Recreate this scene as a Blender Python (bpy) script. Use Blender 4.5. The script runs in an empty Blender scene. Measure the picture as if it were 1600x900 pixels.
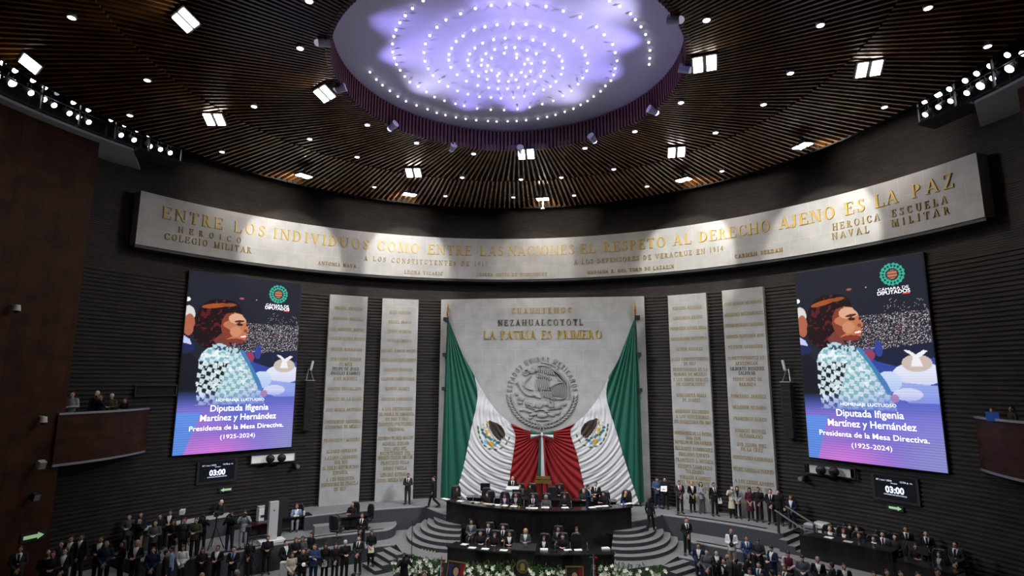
import bpy, bmesh, math, random
import numpy as np
from mathutils import Vector, Matrix
random.seed(7); rng = np.random.RandomState(5)
SC = bpy.context.scene; COL = SC.collection
PI = math.pi
# ------------------------------------------------------------------ camera, world, exposure
CAM = np.array([2.949, -15.809, 7.106]); FOC = 885.09
YAW, PITCH, ROLL = 0.134, 0.162, 0.003
_fw = np.array([-math.sin(YAW), math.cos(YAW), 0]); _rt = np.array([math.cos(YAW), math.sin(YAW), 0]); _z = np.array([0, 0, 1.])
FWD = _fw*math.cos(PITCH)+_z*math.sin(PITCH); _up = -_fw*math.sin(PITCH)+_z*math.cos(PITCH)
RGT = _rt*math.cos(ROLL)+_up*math.sin(ROLL); UPV = -_rt*math.sin(ROLL)+_up*math.cos(ROLL)
cd = bpy.data.cameras.new('camera'); cam = bpy.data.objects.new('camera', cd); COL.objects.link(cam)
cd.sensor_width = 36; cd.lens = FOC/1600*36; cd.clip_end = 300
cam.matrix_world = Matrix(((RGT[0], UPV[0], -FWD[0], CAM[0]), (RGT[1], UPV[1], -FWD[1], CAM[1]), (RGT[2], UPV[2], -FWD[2], CAM[2]), (0, 0, 0, 1)))
SC.camera = cam
vs = SC.view_settings; vs.view_transform = 'Standard'; vs.look = 'None'; vs.exposure = 0.12; vs.gamma = 1; vs.use_curve_mapping = False
SC.cycles.use_denoising = True
SC.cycles.max_bounces = 6; SC.cycles.sample_clamp_indirect = 4.0
w = bpy.data.worlds.new('world'); SC.world = w; w.use_nodes = True
w.node_tree.nodes['Background'].inputs[0].default_value = (.8, .85, 1, 1); w.node_tree.nodes['Background'].inputs[1].default_value = .05
# light levels of the hall's lamps (watts)
P_FLOOD, P_STAGE, P_POOL, P_VIOLET = 1250, 2350, 1600, 480

# ------------------------------------------------------------------ geometry of the hall (metres, hall centre at the origin)
ZC = 17.6            # underside of the slatted ceiling
OCU = (0.31, 2.66, 6.11)   # oculus centre and radius
RIM = (0.0, 1.24, 16.27)   # outer rim of the ceiling
WALL_R, WALL_Y = 21.0, -0.35
LV = dict(P=0.0, T=-.72, D=-1.2, M=-1.9)

def ray(x, y): return FWD+RGT*(x-800)/FOC+UPV*(450-y)/FOC
def at_z(x, y, z):
    d = ray(x, y); return CAM+d*((z-CAM[2])/d[2])
def at_y(x, y, Y):
    d = ray(x, y); return CAM+d*((Y-CAM[1])/d[1])
def at_r(x, y, R, yo=0.0):
    d = ray(x, y); o = CAM-np.array([0, yo, 0]); a = d[0]**2+d[1]**2; b = o[0]*d[0]+o[1]*d[1]; c = o[0]**2+o[1]**2-R*R
    return CAM+d*((-b+math.sqrt(b*b-a*c))/a)
def at_pl(x, y, p0, n):
    d = ray(x, y); return CAM+d*(np.dot(np.array(p0)-CAM, n)/np.dot(d, n))
def pol(R, a, z, yo=0.0):
    a = math.radians(a); return (R*math.sin(a), R*math.cos(a)+yo, z)

# ------------------------------------------------------------------ materials
def mat(name, col, rough=.7, metal=0.0, emit=None, estr=1.0, spec=None, build=None):
    m = bpy.data.materials.new(name); m.use_nodes = True; nt = m.node_tree; b = nt.nodes['Principled BSDF']
    b.inputs['Base Color'].default_value = (*col, 1); b.inputs['Roughness'].default_value = rough; b.inputs['Metallic'].default_value = metal
    if spec is not None: b.inputs['Specular IOR Level'].default_value = spec
    if emit: b.inputs['Emission Color'].default_value = (*emit, 1); b.inputs['Emission Strength'].default_value = estr
    if build: build(nt, b)
    return m
def noise_tint(c1, c2, scale, detail=4, stretch=(1, 1, 1), bump=0.0, coord='Object'):
    def f(nt, b):
        tc = nt.nodes.new('ShaderNodeTexCoord'); mp = nt.nodes.new('ShaderNodeMapping'); mp.inputs['Scale'].default_value = stretch
        n = nt.nodes.new('ShaderNodeTexNoise'); n.inputs['Scale'].default_value = scale; n.inputs['Detail'].default_value = detail
        r = nt.nodes.new('ShaderNodeValToRGB'); r.color_ramp.elements[0].position = .3; r.color_ramp.elements[1].position = .7
        r.color_ramp.elements[0].color = (*c1, 1); r.color_ramp.elements[1].color = (*c2, 1)
        L = nt.links.new; L(tc.outputs[coord], mp.inputs[0]); L(mp.outputs[0], n.inputs['Vector']); L(n.outputs[0], r.inputs[0]); L(r.outputs[0], b.inputs['Base Color'])
        if bump:
            bp = nt.nodes.new('ShaderNodeBump'); bp.inputs['Strength'].default_value = bump; L(n.outputs[0], bp.inputs['Height']); L(bp.outputs[0], b.inputs['Normal'])
    return f
def brick_tint(c1, c2, mortar, bw, bh, ms, bump=.4, offset=.5, mottle=0.0, uv=True):
    def f(nt, b):
        tc = nt.nodes.new('ShaderNodeTexCoord'); n = nt.nodes.new('ShaderNodeTexBrick'); L = nt.links.new
        n.inputs['Color1'].default_value = (*c1, 1); n.inputs['Color2'].default_value = (*c2, 1); n.inputs['Mortar'].default_value = (*mortar, 1)
        n.inputs['Scale'].default_value = 1; n.inputs['Brick Width'].default_value = bw; n.inputs['Row Height'].default_value = bh
        n.inputs['Mortar Size'].default_value = ms; n.offset = offset; n.inputs['Bias'].default_value = 0
        L(tc.outputs['UV'], n.inputs['Vector']); out = n.outputs[0]
        if mottle:
            nz = nt.nodes.new('ShaderNodeTexNoise'); nz.inputs['Scale'].default_value = 1.3; nz.inputs['Detail'].default_value = 6
            L(tc.outputs['UV'], nz.inputs['Vector'])
            mr = nt.nodes.new('ShaderNodeMapRange'); mr.inputs['From Min'].default_value = .3; mr.inputs['From Max'].default_value = .7; mr.inputs['To Min'].default_value = 1-mottle; mr.inputs['To Max'].default_value = 1+mottle*.5
            L(nz.outputs[0], mr.inputs[0]); mx = nt.nodes.new('ShaderNodeVectorMath'); mx.operation = 'SCALE'
            L(out, mx.inputs[0]); L(mr.outputs[0], mx.inputs['Scale']); out = mx.outputs[0]
        L(out, b.inputs['Base Color'])
        if bump:
            bp = nt.nodes.new('ShaderNodeBump'); bp.inputs['Strength'].default_value = bump; bp.inputs['Distance'].default_value = .01; bp.invert = True
            L(n.outputs['Fac'], bp.inputs['Height']); L(bp.outputs[0], b.inputs['Normal'])
    return f
M = {}
M['brick'] = mat('dark_brick', (.03, .02, .018), .75, build=brick_tint((.036, .025, .022), (.018, .0132, .0128), (.008, .0065, .0065), .6, .095, .012, .5, mottle=.45))
M['stone'] = mat('grey_quarry_stone', (.4, .39, .37), .8, build=brick_tint((.415, .415, .415), (.39, .39, .392), (.48, .475, .46), 1.05, .9, .012, .1, mottle=.16))
M['relief'] = mat('carved_grey_stone', (.30, .295, .285), .8)
M['wood'] = mat('red_brown_wood_panel', (.1, .035, .015), .65, spec=.2, build=brick_tint((.056, .018, .007), (.040, .0125, .005), (.012, .005, .003), .55, 1.15, .006, .12, 0.0, .55))
M['slat'] = mat('brown_timber_slat', (.16, .075, .03), .25, build=noise_tint((.11, .045, .015), (.24, .11, .038), 1.2))
M['redslat'] = mat('dark_red_slat', (.09, .02, .025), .45)
M['void'] = mat('black_void', (.006, .006, .007), .9)
M['plaster'] = mat('pale_plaster', (.8, .8, .82), .9, build=noise_tint((.77, .77, .79), (.83, .83, .85), .35))
M['soffit'] = mat('grey_soffit_paint', (.42, .43, .44), .85)
M['carpet'] = mat('lit_grey_carpet', (.1, .105, .115), .97, spec=.1, build=noise_tint((.185, .19, .195), (.225, .23, .235), 9, bump=.1))  # carpet tops: light falling from above is put into a paler base colour
M['riser'] = mat('shaded_grey_carpet', (.055, .058, .064), .97, spec=.1, build=noise_tint((.052, .056, .063), (.066, .07, .078), 9))  # carpet on upright faces: their shade is put into a darker base colour
M['nosing'] = mat('light_grey_nosing', (.30, .31, .32), .8)
M['slot'] = mat('black_floor_slot', (.012, .012, .014), .6)
M['desk'] = mat('black_lacquered_wood', (.012, .010, .010), .22, build=noise_tint((.008, .007, .007), (.018, .014, .013), 2, stretch=(6, 6, .4)))
M['desktop'] = mat('polished_black_top', (.016, .016, .018), .12)
M['redtop'] = mat('dark_red_top', (.06, .008, .012), .2)
M['blackm'] = mat('black_metal', (.012, .012, .013), .55)
M['steel'] = mat('grey_steel', (.35, .36, .38), .35, .6)
M['white'] = mat('white_paint', (.75, .75, .76), .55)
M['lgrey'] = mat('light_grey_paint', (.5, .5, .51), .55)
M['paper'] = mat('white_paper', (.85, .85, .84), .8)
M['cream'] = mat('cream_paper', (.8, .74, .55), .8)
M['gold'] = mat('gold_lettering', (.50, .33, .055), .5)
M['palegold'] = mat('worn_gold_lettering', (.36, .26, .085), .6)
M['bronze'] = mat('dark_bronze_lettering', (.10, .085, .055), .5, .3)
M['brass'] = mat('polished_brass', (.75, .52, .14), .3, .85)
M['lamp'] = mat('bright_lamp', (1, 1, 1), .5, emit=(.86, .9, 1), estr=14)
M['flood'] = mat('flood_panel', (1, 1, 1), .5, emit=(1, .95, .85), estr=26)
M['rimflood'] = mat('rim_flood_panel', (1, 1, 1), .5, emit=(1, .93, .82), estr=320)
M['bulb'] = mat('white_bulb', (1, 1, 1), .5, emit=(.95, .95, 1), estr=1.6)
M['dimlamp'] = mat('unlit_lens', (.5, .5, .6), .2, emit=(.5, .5, .65), estr=.5)
M['violetlamp'] = mat('violet_lens', (.5, .45, .9), .3, emit=(.55, .5, 1), estr=2.5)
M['green'] = mat('green_cloth', (.012, .098, .068), .6, spec=.25)
M['wcloth'] = mat('white_cloth', (.62, .62, .65), .7, spec=.2)
M['red'] = mat('red_cloth', (.205, .009, .034), .6, spec=.25)
M['leather'] = mat('black_leather', (.014, .014, .017), .35)
M['leaf'] = mat('green_leaf', (.06, .16, .03), .6)
M['petal'] = mat('white_petal', (.85, .85, .74), .6)
M['bluep'] = mat('blue_plastic', (.02, .12, .55), .4)
M['signgreen'] = mat('lit_green_arrow', (.4, .6, .35), .5, emit=(.42, .62, .33), estr=.42)
M['screenoff'] = mat('dark_screen', (.01, .011, .016), .25)
M['digits'] = mat('lit_digits', (.8, .85, 1), .5, emit=(.65, .75, 1), estr=1.0)
M['litroom'] = mat('lit_booth_wall', (.6, .6, .58), .8, emit=(.6, .6, .58), estr=.35)
M['led'] = mat('led_image', (0, 0, 0), .6, spec=.1)
def _led():
    nt = M['led'].node_tree; b = nt.nodes['Principled BSDF']; a = nt.nodes.new('ShaderNodeVertexColor'); a.layer_name = 'picture'
    nt.links.new(a.outputs[0], b.inputs['Emission Color']); b.inputs['Emission Strength'].default_value = .95
_led()
M['ledtext'] = mat('lit_screen_text', (.9, .9, 1), .5, emit=(.92, .92, 1), estr=1.0)
M['eagle'] = mat('brown_eagle', (.028, .016, .010), .7); M['yellow'] = mat('gold_yellow_cloth', (.62, .36, .03), .6)
M['teal'] = mat('teal_cloth', (.03, .16, .17), .6); M['lblue'] = mat('sky_blue_cloth', (.10, .32, .62), .6); M['leafc'] = mat('leaf_green_cloth', (.06, .17, .04), .6)
M['glass'] = mat('clear_glass', (.9, .95, 1), .05); M['glass'].node_tree.nodes['Principled BSDF'].inputs['Transmission Weight'].default_value = .95
def cloth(name, c): M[name] = mat(name+'_fabric', c, .85, spec=.2)
CK = dict(k=('black', (.012, .012, .014)), d=('charcoal', (.028, .029, .033)), n=('navy', (.014, .02, .05)), b=('blue', (.035, .06, .16)), g=('grey', (.085, .09, .105)),
          l=('light_grey', (.30, .31, .35)), w=('white', (.72, .72, .72)), m=('maroon', (.075, .012, .028)), t=('tan', (.30, .25, .16)), c=('cream', (.58, .52, .40)),
          o=('olive', (.05, .055, .035)), r=('red', (.28, .02, .025)), p=('pale_pink', (.55, .38, .45)), s=('slate_blue', (.06, .10, .19)), e=('steel_blue', (.22, .28, .5)))
for k_, (n_, c_) in CK.items(): cloth(n_, c_)
SKIN = [mat('light_skin', (.58, .35, .25), .55), mat('tan_skin', (.48, .27, .175), .55), mat('brown_skin', (.36, .185, .115), .55)]
M['eyes'] = mat('dark_eyes', (.02, .012, .01), .4); M['lips'] = mat('lips', (.25, .08, .07), .6)
HAIRM = dict(k=mat('black_hair', (.012, .009, .008), .5), g=mat('grey_hair', (.25, .25, .26), .6), w=mat('white_hair', (.6, .6, .58), .6), r=mat('red_hair', (.13, .035, .015), .5),
             b=mat('brown_hair', (.045, .022, .013), .5), y=mat('blond_hair', (.42, .28, .12), .5))

# ------------------------------------------------------------------ mesh builder and tagging
class MB:
    def __init__(s): s.v = []; s.f = []; s.m = []; s.uv = {}
    def add(s, vs, fs, mi=0):
        o = len(s.v); s.v += [tuple(float(c) for c in q) for q in vs]
        for f in fs: s.f.append(tuple(i+o for i in f)); s.m.append(mi)
        return s
    def box(s, c, sz, rz=0.0, mi=0, rot=None):
        hx, hy, hz = sz[0]/2, sz[1]/2, sz[2]/2
        R = rot if rot is not None else Matrix.Rotation(rz, 3, 'Z')
        pts = [Vector(c)+R @ Vector((sx*hx, sy*hy, sz_*hz)) for sz_ in (-1, 1) for sx, sy in ((-1, -1), (1, -1), (1, 1), (-1, 1))]
        return s.add(pts, [(3, 2, 1, 0), (4, 5, 6, 7), (0, 1, 5, 4), (1, 2, 6, 5), (2, 3, 7, 6), (3, 0, 4, 7)], mi)
    def bar(s, a, b, w, h=None, mi=0):
        a, b = Vector(a), Vector(b); d = b-a; q = d.to_track_quat('Z', 'Y').to_matrix()
        return s.box((a+b)/2, (w, h or w, d.length), mi=mi, rot=q)
    def tube(s, a, b, r0, r1=None, n=10, mi=0, caps=True):
        a, b = Vector(a), Vector(b); r1 = r0 if r1 is None else r1; q = (b-a).to_track_quat('Z', 'Y').to_matrix()
        ring = [Vector((math.cos(2*PI*i/n), math.sin(2*PI*i/n), 0)) for i in range(n)]
        vs = [a+q @ (u*r0) for u in ring]+[b+q @ (u*r1) for u in ring]
        fs = [(i, (i+1) % n, n+(i+1) % n, n+i) for i in range(n)]
        if caps: fs += [tuple(range(n-1, -1, -1)), tuple(range(n, 2*n))]
        return s.add(vs, fs, mi)
    def ell(s, c, r, n=12, m=8, mi=0, rot=None):
        c = Vector(c); R = rot if rot is not None else Matrix.Identity(3); vs = [c+R @ Vector((0, 0, -r[2]))]
        for j in range(1, m):
            t = -PI/2+PI*j/m
            vs += [c+R @ Vector((r[0]*math.cos(t)*math.cos(2*PI*i/n), r[1]*math.cos(t)*math.sin(2*PI*i/n), r[2]*math.sin(t))) for i in range(n)]
        vs.append(c+R @ Vector((0, 0, r[2]))); fs = []
        for i in range(n): fs.append((0, 1+(i+1) % n, 1+i)); fs.append((len(vs)-1, 1+(m-2)*n+i, 1+(m-2)*n+(i+1) % n))
        for j in range(m-2):
            for i in range(n): fs.append((1+j*n+i, 1+j*n+(i+1) % n, 1+(j+1)*n+(i+1) % n, 1+(j+1)*n+i))
        return s.add(vs, fs, mi)
    def cap(s, a, b, ra, rb, n=10):
        s.tube(a, b, ra, rb, n); s.ell(a, (ra,)*3, n, 6); s.ell(b, (rb,)*3, n, 6); return s
    def prism(s, poly, f0, f1, mi=0):
        n = len(poly); vs = [f0(*q) for q in poly]+[f1(*q) for q in poly]
        return s.add(vs, [tuple(range(n-1, -1, -1)), tuple(range(n, 2*n))]+[(i, (i+1) % n, n+(i+1) % n, n+i) for i in range(n)], mi)
    def ring(s, rin, rout, a0, a1, n, z0, z1, yo=0.0, xo=0.0, mt=0, ms=0):
        """solid annular sector; rin / rout numbers or functions of the angle in degrees"""
        ri = rin if callable(rin) else (lambda a: rin); ro = rout if callable(rout) else (lambda a: rout); vs = []; fs = []; ms_ = []
        for i in range(n+1):
            a = a0+(a1-a0)*i/n; c, d = math.sin(math.radians(a)), math.cos(math.radians(a))
            for r, z in ((ri(a), z0), (ri(a), z1), (ro(a), z1), (ro(a), z0)): vs.append((xo+r*c, yo+r*d, z))
        o = len(s.v); s.v += vs
        for i in range(n):
            b = o+4*i
            for k in range(4): s.f.append((b+k, b+(k+1) % 4, b+4+(k+1) % 4, b+4+k)); s.m.append(mt if k == 1 else ms)
        s.f.append((o+3, o+2, o+1, o)); s.m.append(ms); e = o+4*n; s.f.append((e, e+1, e+2, e+3)); s.m.append(ms)
        return s
    def build(s, name, mats, parent=None, smooth=False, world=True, kind=None):
        me = bpy.data.meshes.new(name); v = np.array(s.v, float)
        o = bpy.data.objects.new(name, me); COL.objects.link(o)
        if parent is not None:
            o.parent = parent
            if world:
                off = np.array(parent.location)
                if parent.parent is not None: off = off+np.array(parent.parent.location)
                v = v-off
        elif world:
            b = np.array([(v[:, 0].min()+v[:, 0].max())/2, (v[:, 1].min()+v[:, 1].max())/2, v[:, 2].min()]); o.location = b; v = v-b
        me.from_pydata(v.tolist(), [], s.f); mats = mats if isinstance(mats, (list, tuple)) else [mats]
        for m in mats: me.materials.append(m)
        me.polygons.foreach_set('material_index', s.m)
        if smooth: me.polygons.foreach_set('use_smooth', [True]*len(me.polygons))
        me.update()
        if kind: o['kind'] = kind
        return o
def tag(o, label, cat, group=None, kind=None):
    o['label'] = label; o['category'] = cat
    if group: o['group'] = group
    if kind: o['kind'] = kind
    return o
def empty(name, loc, label=None, cat=None, group=None, rz=0.0):
    o = bpy.data.objects.new(name, None); COL.objects.link(o); o.location = Vector([float(c) for c in loc]); o.rotation_euler = (0, 0, rz); o.empty_display_size = .2
    if label: tag(o, label, cat, group)
    return o
def copy_tree(o, parent=None):
    c = o.copy(); COL.objects.link(c)
    if parent is not None: c.parent = parent
    for ch in o.children: copy_tree(ch, c)
    return c
def wipe(o):
    for ch in list(o.children): wipe(ch)
    bpy.data.objects.remove(o)
def uv_set(o, fn):
    me = o.data; ul = me.uv_layers.new(name='UVMap'); co = np.array([v.co for v in me.vertices])+np.array(o.location)+(np.array(o.parent.location) if o.parent else 0)
    for p in me.polygons:
        for li in p.loop_indices: ul.data[li].uv = fn(co[me.loops[li].vertex_index], p.normal)
def struct(mb, name, mats, smooth=False): return mb.build(name, mats, kind='structure', smooth=smooth)

# ------------------------------------------------------------------ serif capitals for the carved inscriptions
T_, t_ = .155, .06
def _st(x, y0=0, y1=1, s0=1, s1=1): return [('l', x, y0, x, y1, T_)]+([('s', x, y0)] if s0 else [])+([('s', x, y1)] if s1 else [])
def _hn(x, y0=0, y1=1): return [('l', x, y0, x, y1, t_), ('s', x, y0), ('s', x, y1)]
GL = {
 'A': (.80, [('l', .08, 0, .40, 1, t_), ('l', .40, 1, .70, 0, T_), ('h', .2, .6, .33), ('s', .08, 0), ('s', .70, 0)]),
 'B': (.66, _st(.14)+[('a', .28, .76, .27, .24, -90, 90), ('a', .30, .27, .31, .27, -90, 90), ('h', .14, .3, .97), ('h', .14, .3, .53), ('h', .14, .32, .03)]),
 'C': (.78, [('a', .44, .5, .40, .5, 48, 312), ('v', .70, .68, .95), ('v', .70, .06, .24)]),
 'D': (.80, _st(.14)+[('a', .30, .5, .44, .5, -90, 90), ('h', .14, .32, .97), ('h', .14, .32, .03)]),
 'E': (.68, _st(.14)+[('h', .06, .60, .97), ('h', .14, .46, .52), ('h', .06, .63, .03), ('v', .60, .76, 1), ('v', .46, .42, .62), ('v', .63, 0, .26)]),
 'F': (.64, _st(.14)+[('h', .06, .60, .97), ('h', .14, .46, .52), ('v', .60, .76, 1), ('v', .46, .42, .62)]),
 'G': (.84, [('a', .44, .5, .40, .5, 48, 318), ('l', .72, .04, .72, .40, T_), ('s', .72, .42), ('v', .70, .70, .95)]),
 'H': (.84, _st(.14)+_st(.70)+[('h', .14, .70, .52)]),
 'I': (.30, _st(.15)), 'J': (.46, [('l', .28, .2, .28, 1, T_), ('s', .28, 1), ('a', .14, .2, .215, .28, -180, 0)]),
 'L': (.66, _st(.14)+[('h', .06, .60, .03), ('v', .60, 0, .28)]),
 'M': (.98, _hn(.10)+[('l', .13, 1, .47, .02, T_), ('l', .47, .02, .80, 1, t_)]+_st(.84)),
 'N': (.84, _hn(.11)+[('l', .12, 1, .72, 0, T_), ('l', .73, 0, .73, 1, t_), ('s', .73, 1)]),
 'O': (.86, [('a', .43, .5, .40, .52, 0, 360)]),
 'P': (.64, _st(.14)+[('a', .28, .72, .30, .28, -90, 90), ('h', .14, .3, .97), ('h', .14, .3, .46)]),
 'Q': (.86, [('a', .43, .5, .40, .52, 0, 360), ('l', .42, .12, .78, -.2, T_)]),
 'R': (.74, _st(.14)+[('a', .28, .75, .28, .25, -90, 90), ('h', .14, .3, .97), ('h', .14, .3, .52), ('l', .34, .52, .64, 0, T_), ('s', .66, 0)]),
 'S': (.58, [('a', .29, .75, .235, .25, 30, 215), ('a', .29, .27, .26, .27, -150, 35), ('l', .16, .64, .45, .40, T_), ('v', .50, .74, .96), ('v', .05, .04, .28)]),
 'T': (.72, _st(.36, s1=0)+[('h', .04, .68, .97), ('v', .05, .74, 1), ('v', .67, .74, 1)]),
 'U': (.80, [('l', .15, .3, .15, 1, T_), ('s', .15, 1), ('l', .68, .3, .68, 1, t_), ('s', .68, 1), ('a', .40, .32, .31, .33, -180, 0)]),
 'V': (.78, [('l', .10, 1, .40, 0, T_), ('l', .40, 0, .68, 1, t_), ('s', .10, 1), ('s', .68, 1)]),
 'X': (.76, [('l', .10, 1, .64, 0, T_), ('l', .10, 0, .64, 1, t_), ('s', .10, 1), ('s', .64, 1), ('s', .10, 0), ('s', .64, 0)]),
 'Y': (.74, [('l', .08, 1, .36, .48, T_), ('l', .36, .48, .64, 1, t_), ('l', .36, 0, .36, .5, T_), ('s', .08, 1), ('s', .64, 1), ('s', .36, 0)]),
 'Z': (.68, [('h', .08, .62, .97), ('h', .06, .62, .03), ('l', .10, 0, .56, 1, T_), ('v', .09, .76, 1), ('v', .61, 0, .26)]),
 '0': (.62, [('a', .31, .5, .28, .52, 0, 360)]), '1': (.40, _st(.2)), '2': (.58, [('a', .29, .72, .24, .28, -30, 180), ('l', .12, .04, .48, .6, T_), ('h', .06, .54, .05)]),
 '3': (.56, [('a', .26, .75, .24, .25, -90, 150), ('a', .26, .27, .27, .27, -150, 90)]), '4': (.60, [('l', .42, 0, .42, 1, T_), ('h', .04, .56, .3), ('l', .06, .3, .42, 1, t_)]),
 '5': (.56, [('a', .26, .32, .27, .32, -150, 120), ('l', .14, .55, .14, 1, t_), ('h', .12, .48, .96)]), '6': (.58, [('a', .29, .3, .26, .3, 0, 360), ('a', .5, .4, .46, .6, 110, 180)]),
 '7': (.54, [('h', .06, .5, .96), ('l', .18, 0, .46, .95, T_)]), '8': (.58, [('a', .29, .75, .22, .25, 0, 360), ('a', .29, .27, .26, .27, 0, 360)]),
 '9': (.58, [('a', .29, .7, .26, .3, 0, 360), ('a', .08, .6, .46, .6, -70, 0)]),
 '.': (.22, [('l', .1, 0, .1, .14, .14)]), ',': (.22, [('l', .08, -.12, .12, .12, .1)]), '-': (.4, [('h', .05, .35, .45)]), '"': (.3, [('l', .08, .75, .08, 1, .07), ('l', .2, .75, .2, 1, .07)]), ' ': (.42, []),
}
ACC = {'Ñ': 'N', 'Í': 'I', 'Á': 'A', 'É': 'E', 'Ó': 'O'}
def _polys(g):
    out = []
    for q in g:
        k = q[0]
        if k == 'l':
            _, x0, y0, x1, y1, w_ = q; out.append([(x0-w_/2, y0), (x0+w_/2, y0), (x1+w_/2, y1), (x1-w_/2, y1)] if y1 > y0 else [(x1-w_/2, y1), (x1+w_/2, y1), (x0+w_/2, y0), (x0-w_/2, y0)])
        elif k == 'h': _, x0, x1, y = q; out.append([(x0, y-t_/2), (x1, y-t_/2), (x1, y+t_/2), (x0, y+t_/2)])
        elif k == 'v': _, x, y0, y1 = q; out.append([(x-t_/2, y0), (x+t_/2, y0), (x+t_/2, y1), (x-t_/2, y1)])
        elif k == 's':
            _, x, y = q; y0, y1 = (y, y+t_*.8) if y < .5 else (y-t_*.8, y); out.append([(x-.15, y0), (x+.15, y0), (x+.15, y1), (x-.15, y1)])
        elif k == 'a':
            _, cx, cy, rx, ry, a0, a1 = q; n = max(4, int(abs(a1-a0)/26)); ix, iy = max(rx-T_, .02), ry-t_
            for i in range(n):
                b0, b1 = math.radians(a0+(a1-a0)*i/n), math.radians(a0+(a1-a0)*(i+1)/n)
                out.append([(cx+ix*math.cos(b0), cy+iy*math.sin(b0)), (cx+rx*math.cos(b0), cy+ry*math.sin(b0)), (cx+rx*math.cos(b1), cy+ry*math.sin(b1)), (cx+ix*math.cos(b1), cy+iy*math.sin(b1))])
    return out
def text_w(s, gap=.14): return sum(GL[ACC.get(c, c)][0]+gap for c in s)-gap
def inscribe(mb, s, place, h, width=None, hs=.9, depth=.05, mi=0):
    """place(u, v, d): u along the line from its middle, v up from the base line, d out of the surface (metres)"""
    n = text_w(s, 0); gap = .14
    if width: gap = (width/(h*hs)-n)/max(1, len(s)-1)
    if gap < .05: hs *= (width/(h*hs))/(n+.05*(len(s)-1)); gap = .05
    x = -text_w(s, gap)/2
    for c in s:
        wd, g = GL[ACC.get(c, c)]
        for p in _polys(g):
            mb.prism([((x+a)*h*hs, b*h) for a, b in p], lambda u, v: place(u, v, .004), lambda u, v: place(u, v, depth), mi)
        if c in ACC: mb.prism([((x+wd/2+a)*h*hs, b*h) for a, b in ((-.05, 1.08), (.05, 1.08), (.14, 1.25), (.03, 1.25))], lambda u, v: place(u, v, .004), lambda u, v: place(u, v, depth), mi)
        x += wd+gap
_tc = 0
def sans(body, h, place, name, m, parent, width=None, bold=0.0, depth=.004):
    """text in the built-in face as a flat mesh part, set in the plane given by place(u, v)"""
    cu = bpy.data.curves.new('t', 'FONT'); cu.body = body; cu.size = 1; cu.align_x = 'CENTER'; cu.offset = bold; cu.resolution_u = 3
    ob = bpy.data.objects.new('t', cu); COL.objects.link(ob); dg = bpy.context.evaluated_depsgraph_get(); me = bpy.data.meshes.new_from_object(ob.evaluated_get(dg))
    bpy.data.objects.remove(ob); co = np.array([v.co for v in me.vertices]); k = h/.73; kx = k
    if width: kx = width/(co[:, 0].max()-co[:, 0].min())
    mb = MB(); mb.v = [tuple(place(c[0]*kx, c[1]*k)) for c in co]; mb.f = [tuple(p.vertices) for p in me.polygons]; mb.m = [0]*len(mb.f)
    bpy.data.meshes.remove(me); return mb.build(name, m, parent)
# ================================================================== SETTING
def wall_prof():
    z = -2.0; pr = []
    while z < 12.2: pr += [(z, 0.0), (z+.055, 0.0), (z+.075, -.055), (z+.17, -.055)]; z += .19
    while z < 20.0: pr += [(z, -.01), (z+.085, -.01), (z+.09, .012), (z+.095, .012)]; z += .10
    return pr
def brick_wall():
    pr = wall_prof(); a0, a1, n = -80, 80, 120; mb = MB(); m = len(pr)
    for i in range(n+1):
        a = a0+(a1-a0)*i/n
        mb.v += [pol(WALL_R+d, a, z, WALL_Y) for z, d in pr]
    for i in range(n):
        for j in range(m-1):
            b = i*m+j; mb.f.append((b, b+1, b+m+1, b+m)); mb.m.append(0)
    o = struct(mb, 'wall_back', M['brick'])
    uv_set(o, lambda c, nrm: (math.atan2(c[0], c[1]-WALL_Y)*WALL_R, c[2]))
brick_wall()
fl = struct(MB().ring(.01, 24, -180, 180, 72, -2.05, LV['M']), 'floor', [M['carpet'], M['riser']])

# wood clad side walls, with the soffit above them
for side, sg in (('left', -1), ('right', 1)):
    mb = MB(); a = sorted((sg*74.1, sg*128))
    mb.ring(19.0, 21.6, a[0], a[1], 30, -2.0, 17.4)
    o = struct(mb, 'wall_'+side, M['wood']); uv_set(o, lambda c, nrm: (math.atan2(c[0], c[1])*19, c[2]) if abs(nrm.z) < .5 and abs(nrm.x*c[1]-nrm.y*c[0]) < 12 else (math.hypot(c[0], c[1]), c[2]))
    a = sorted((sg*70.6, sg*128)); mb = MB().ring(18.5, 21.6, a[0], a[1], 30, 17.4, 17.5)
    q = [pol(18.5, sg*70.6, 17.4), pol(20.8, sg*66.2, 17.4), pol(20.9, sg*70.7, 17.4)]; q = q if sg > 0 else q[::-1]
    mb.add(q+[(x, y, z+.1) for x, y, z in q], [(0, 1, 2), (5, 4, 3), (0, 3, 4, 1), (1, 4, 5, 2), (2, 5, 3, 0)])
    struct(mb, 'trim_1' if sg < 0 else 'trim_2', M['soffit'])
struct(MB().ring(22.5, 22.8, 124, 236, 30, -2, 20), 'wall_front', M['wood'])
struct(MB().ring(15.9, 22.8, -180, 180, 90, 19.6, 19.8, yo=.4), 'trim_3', M['void'])

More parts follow.
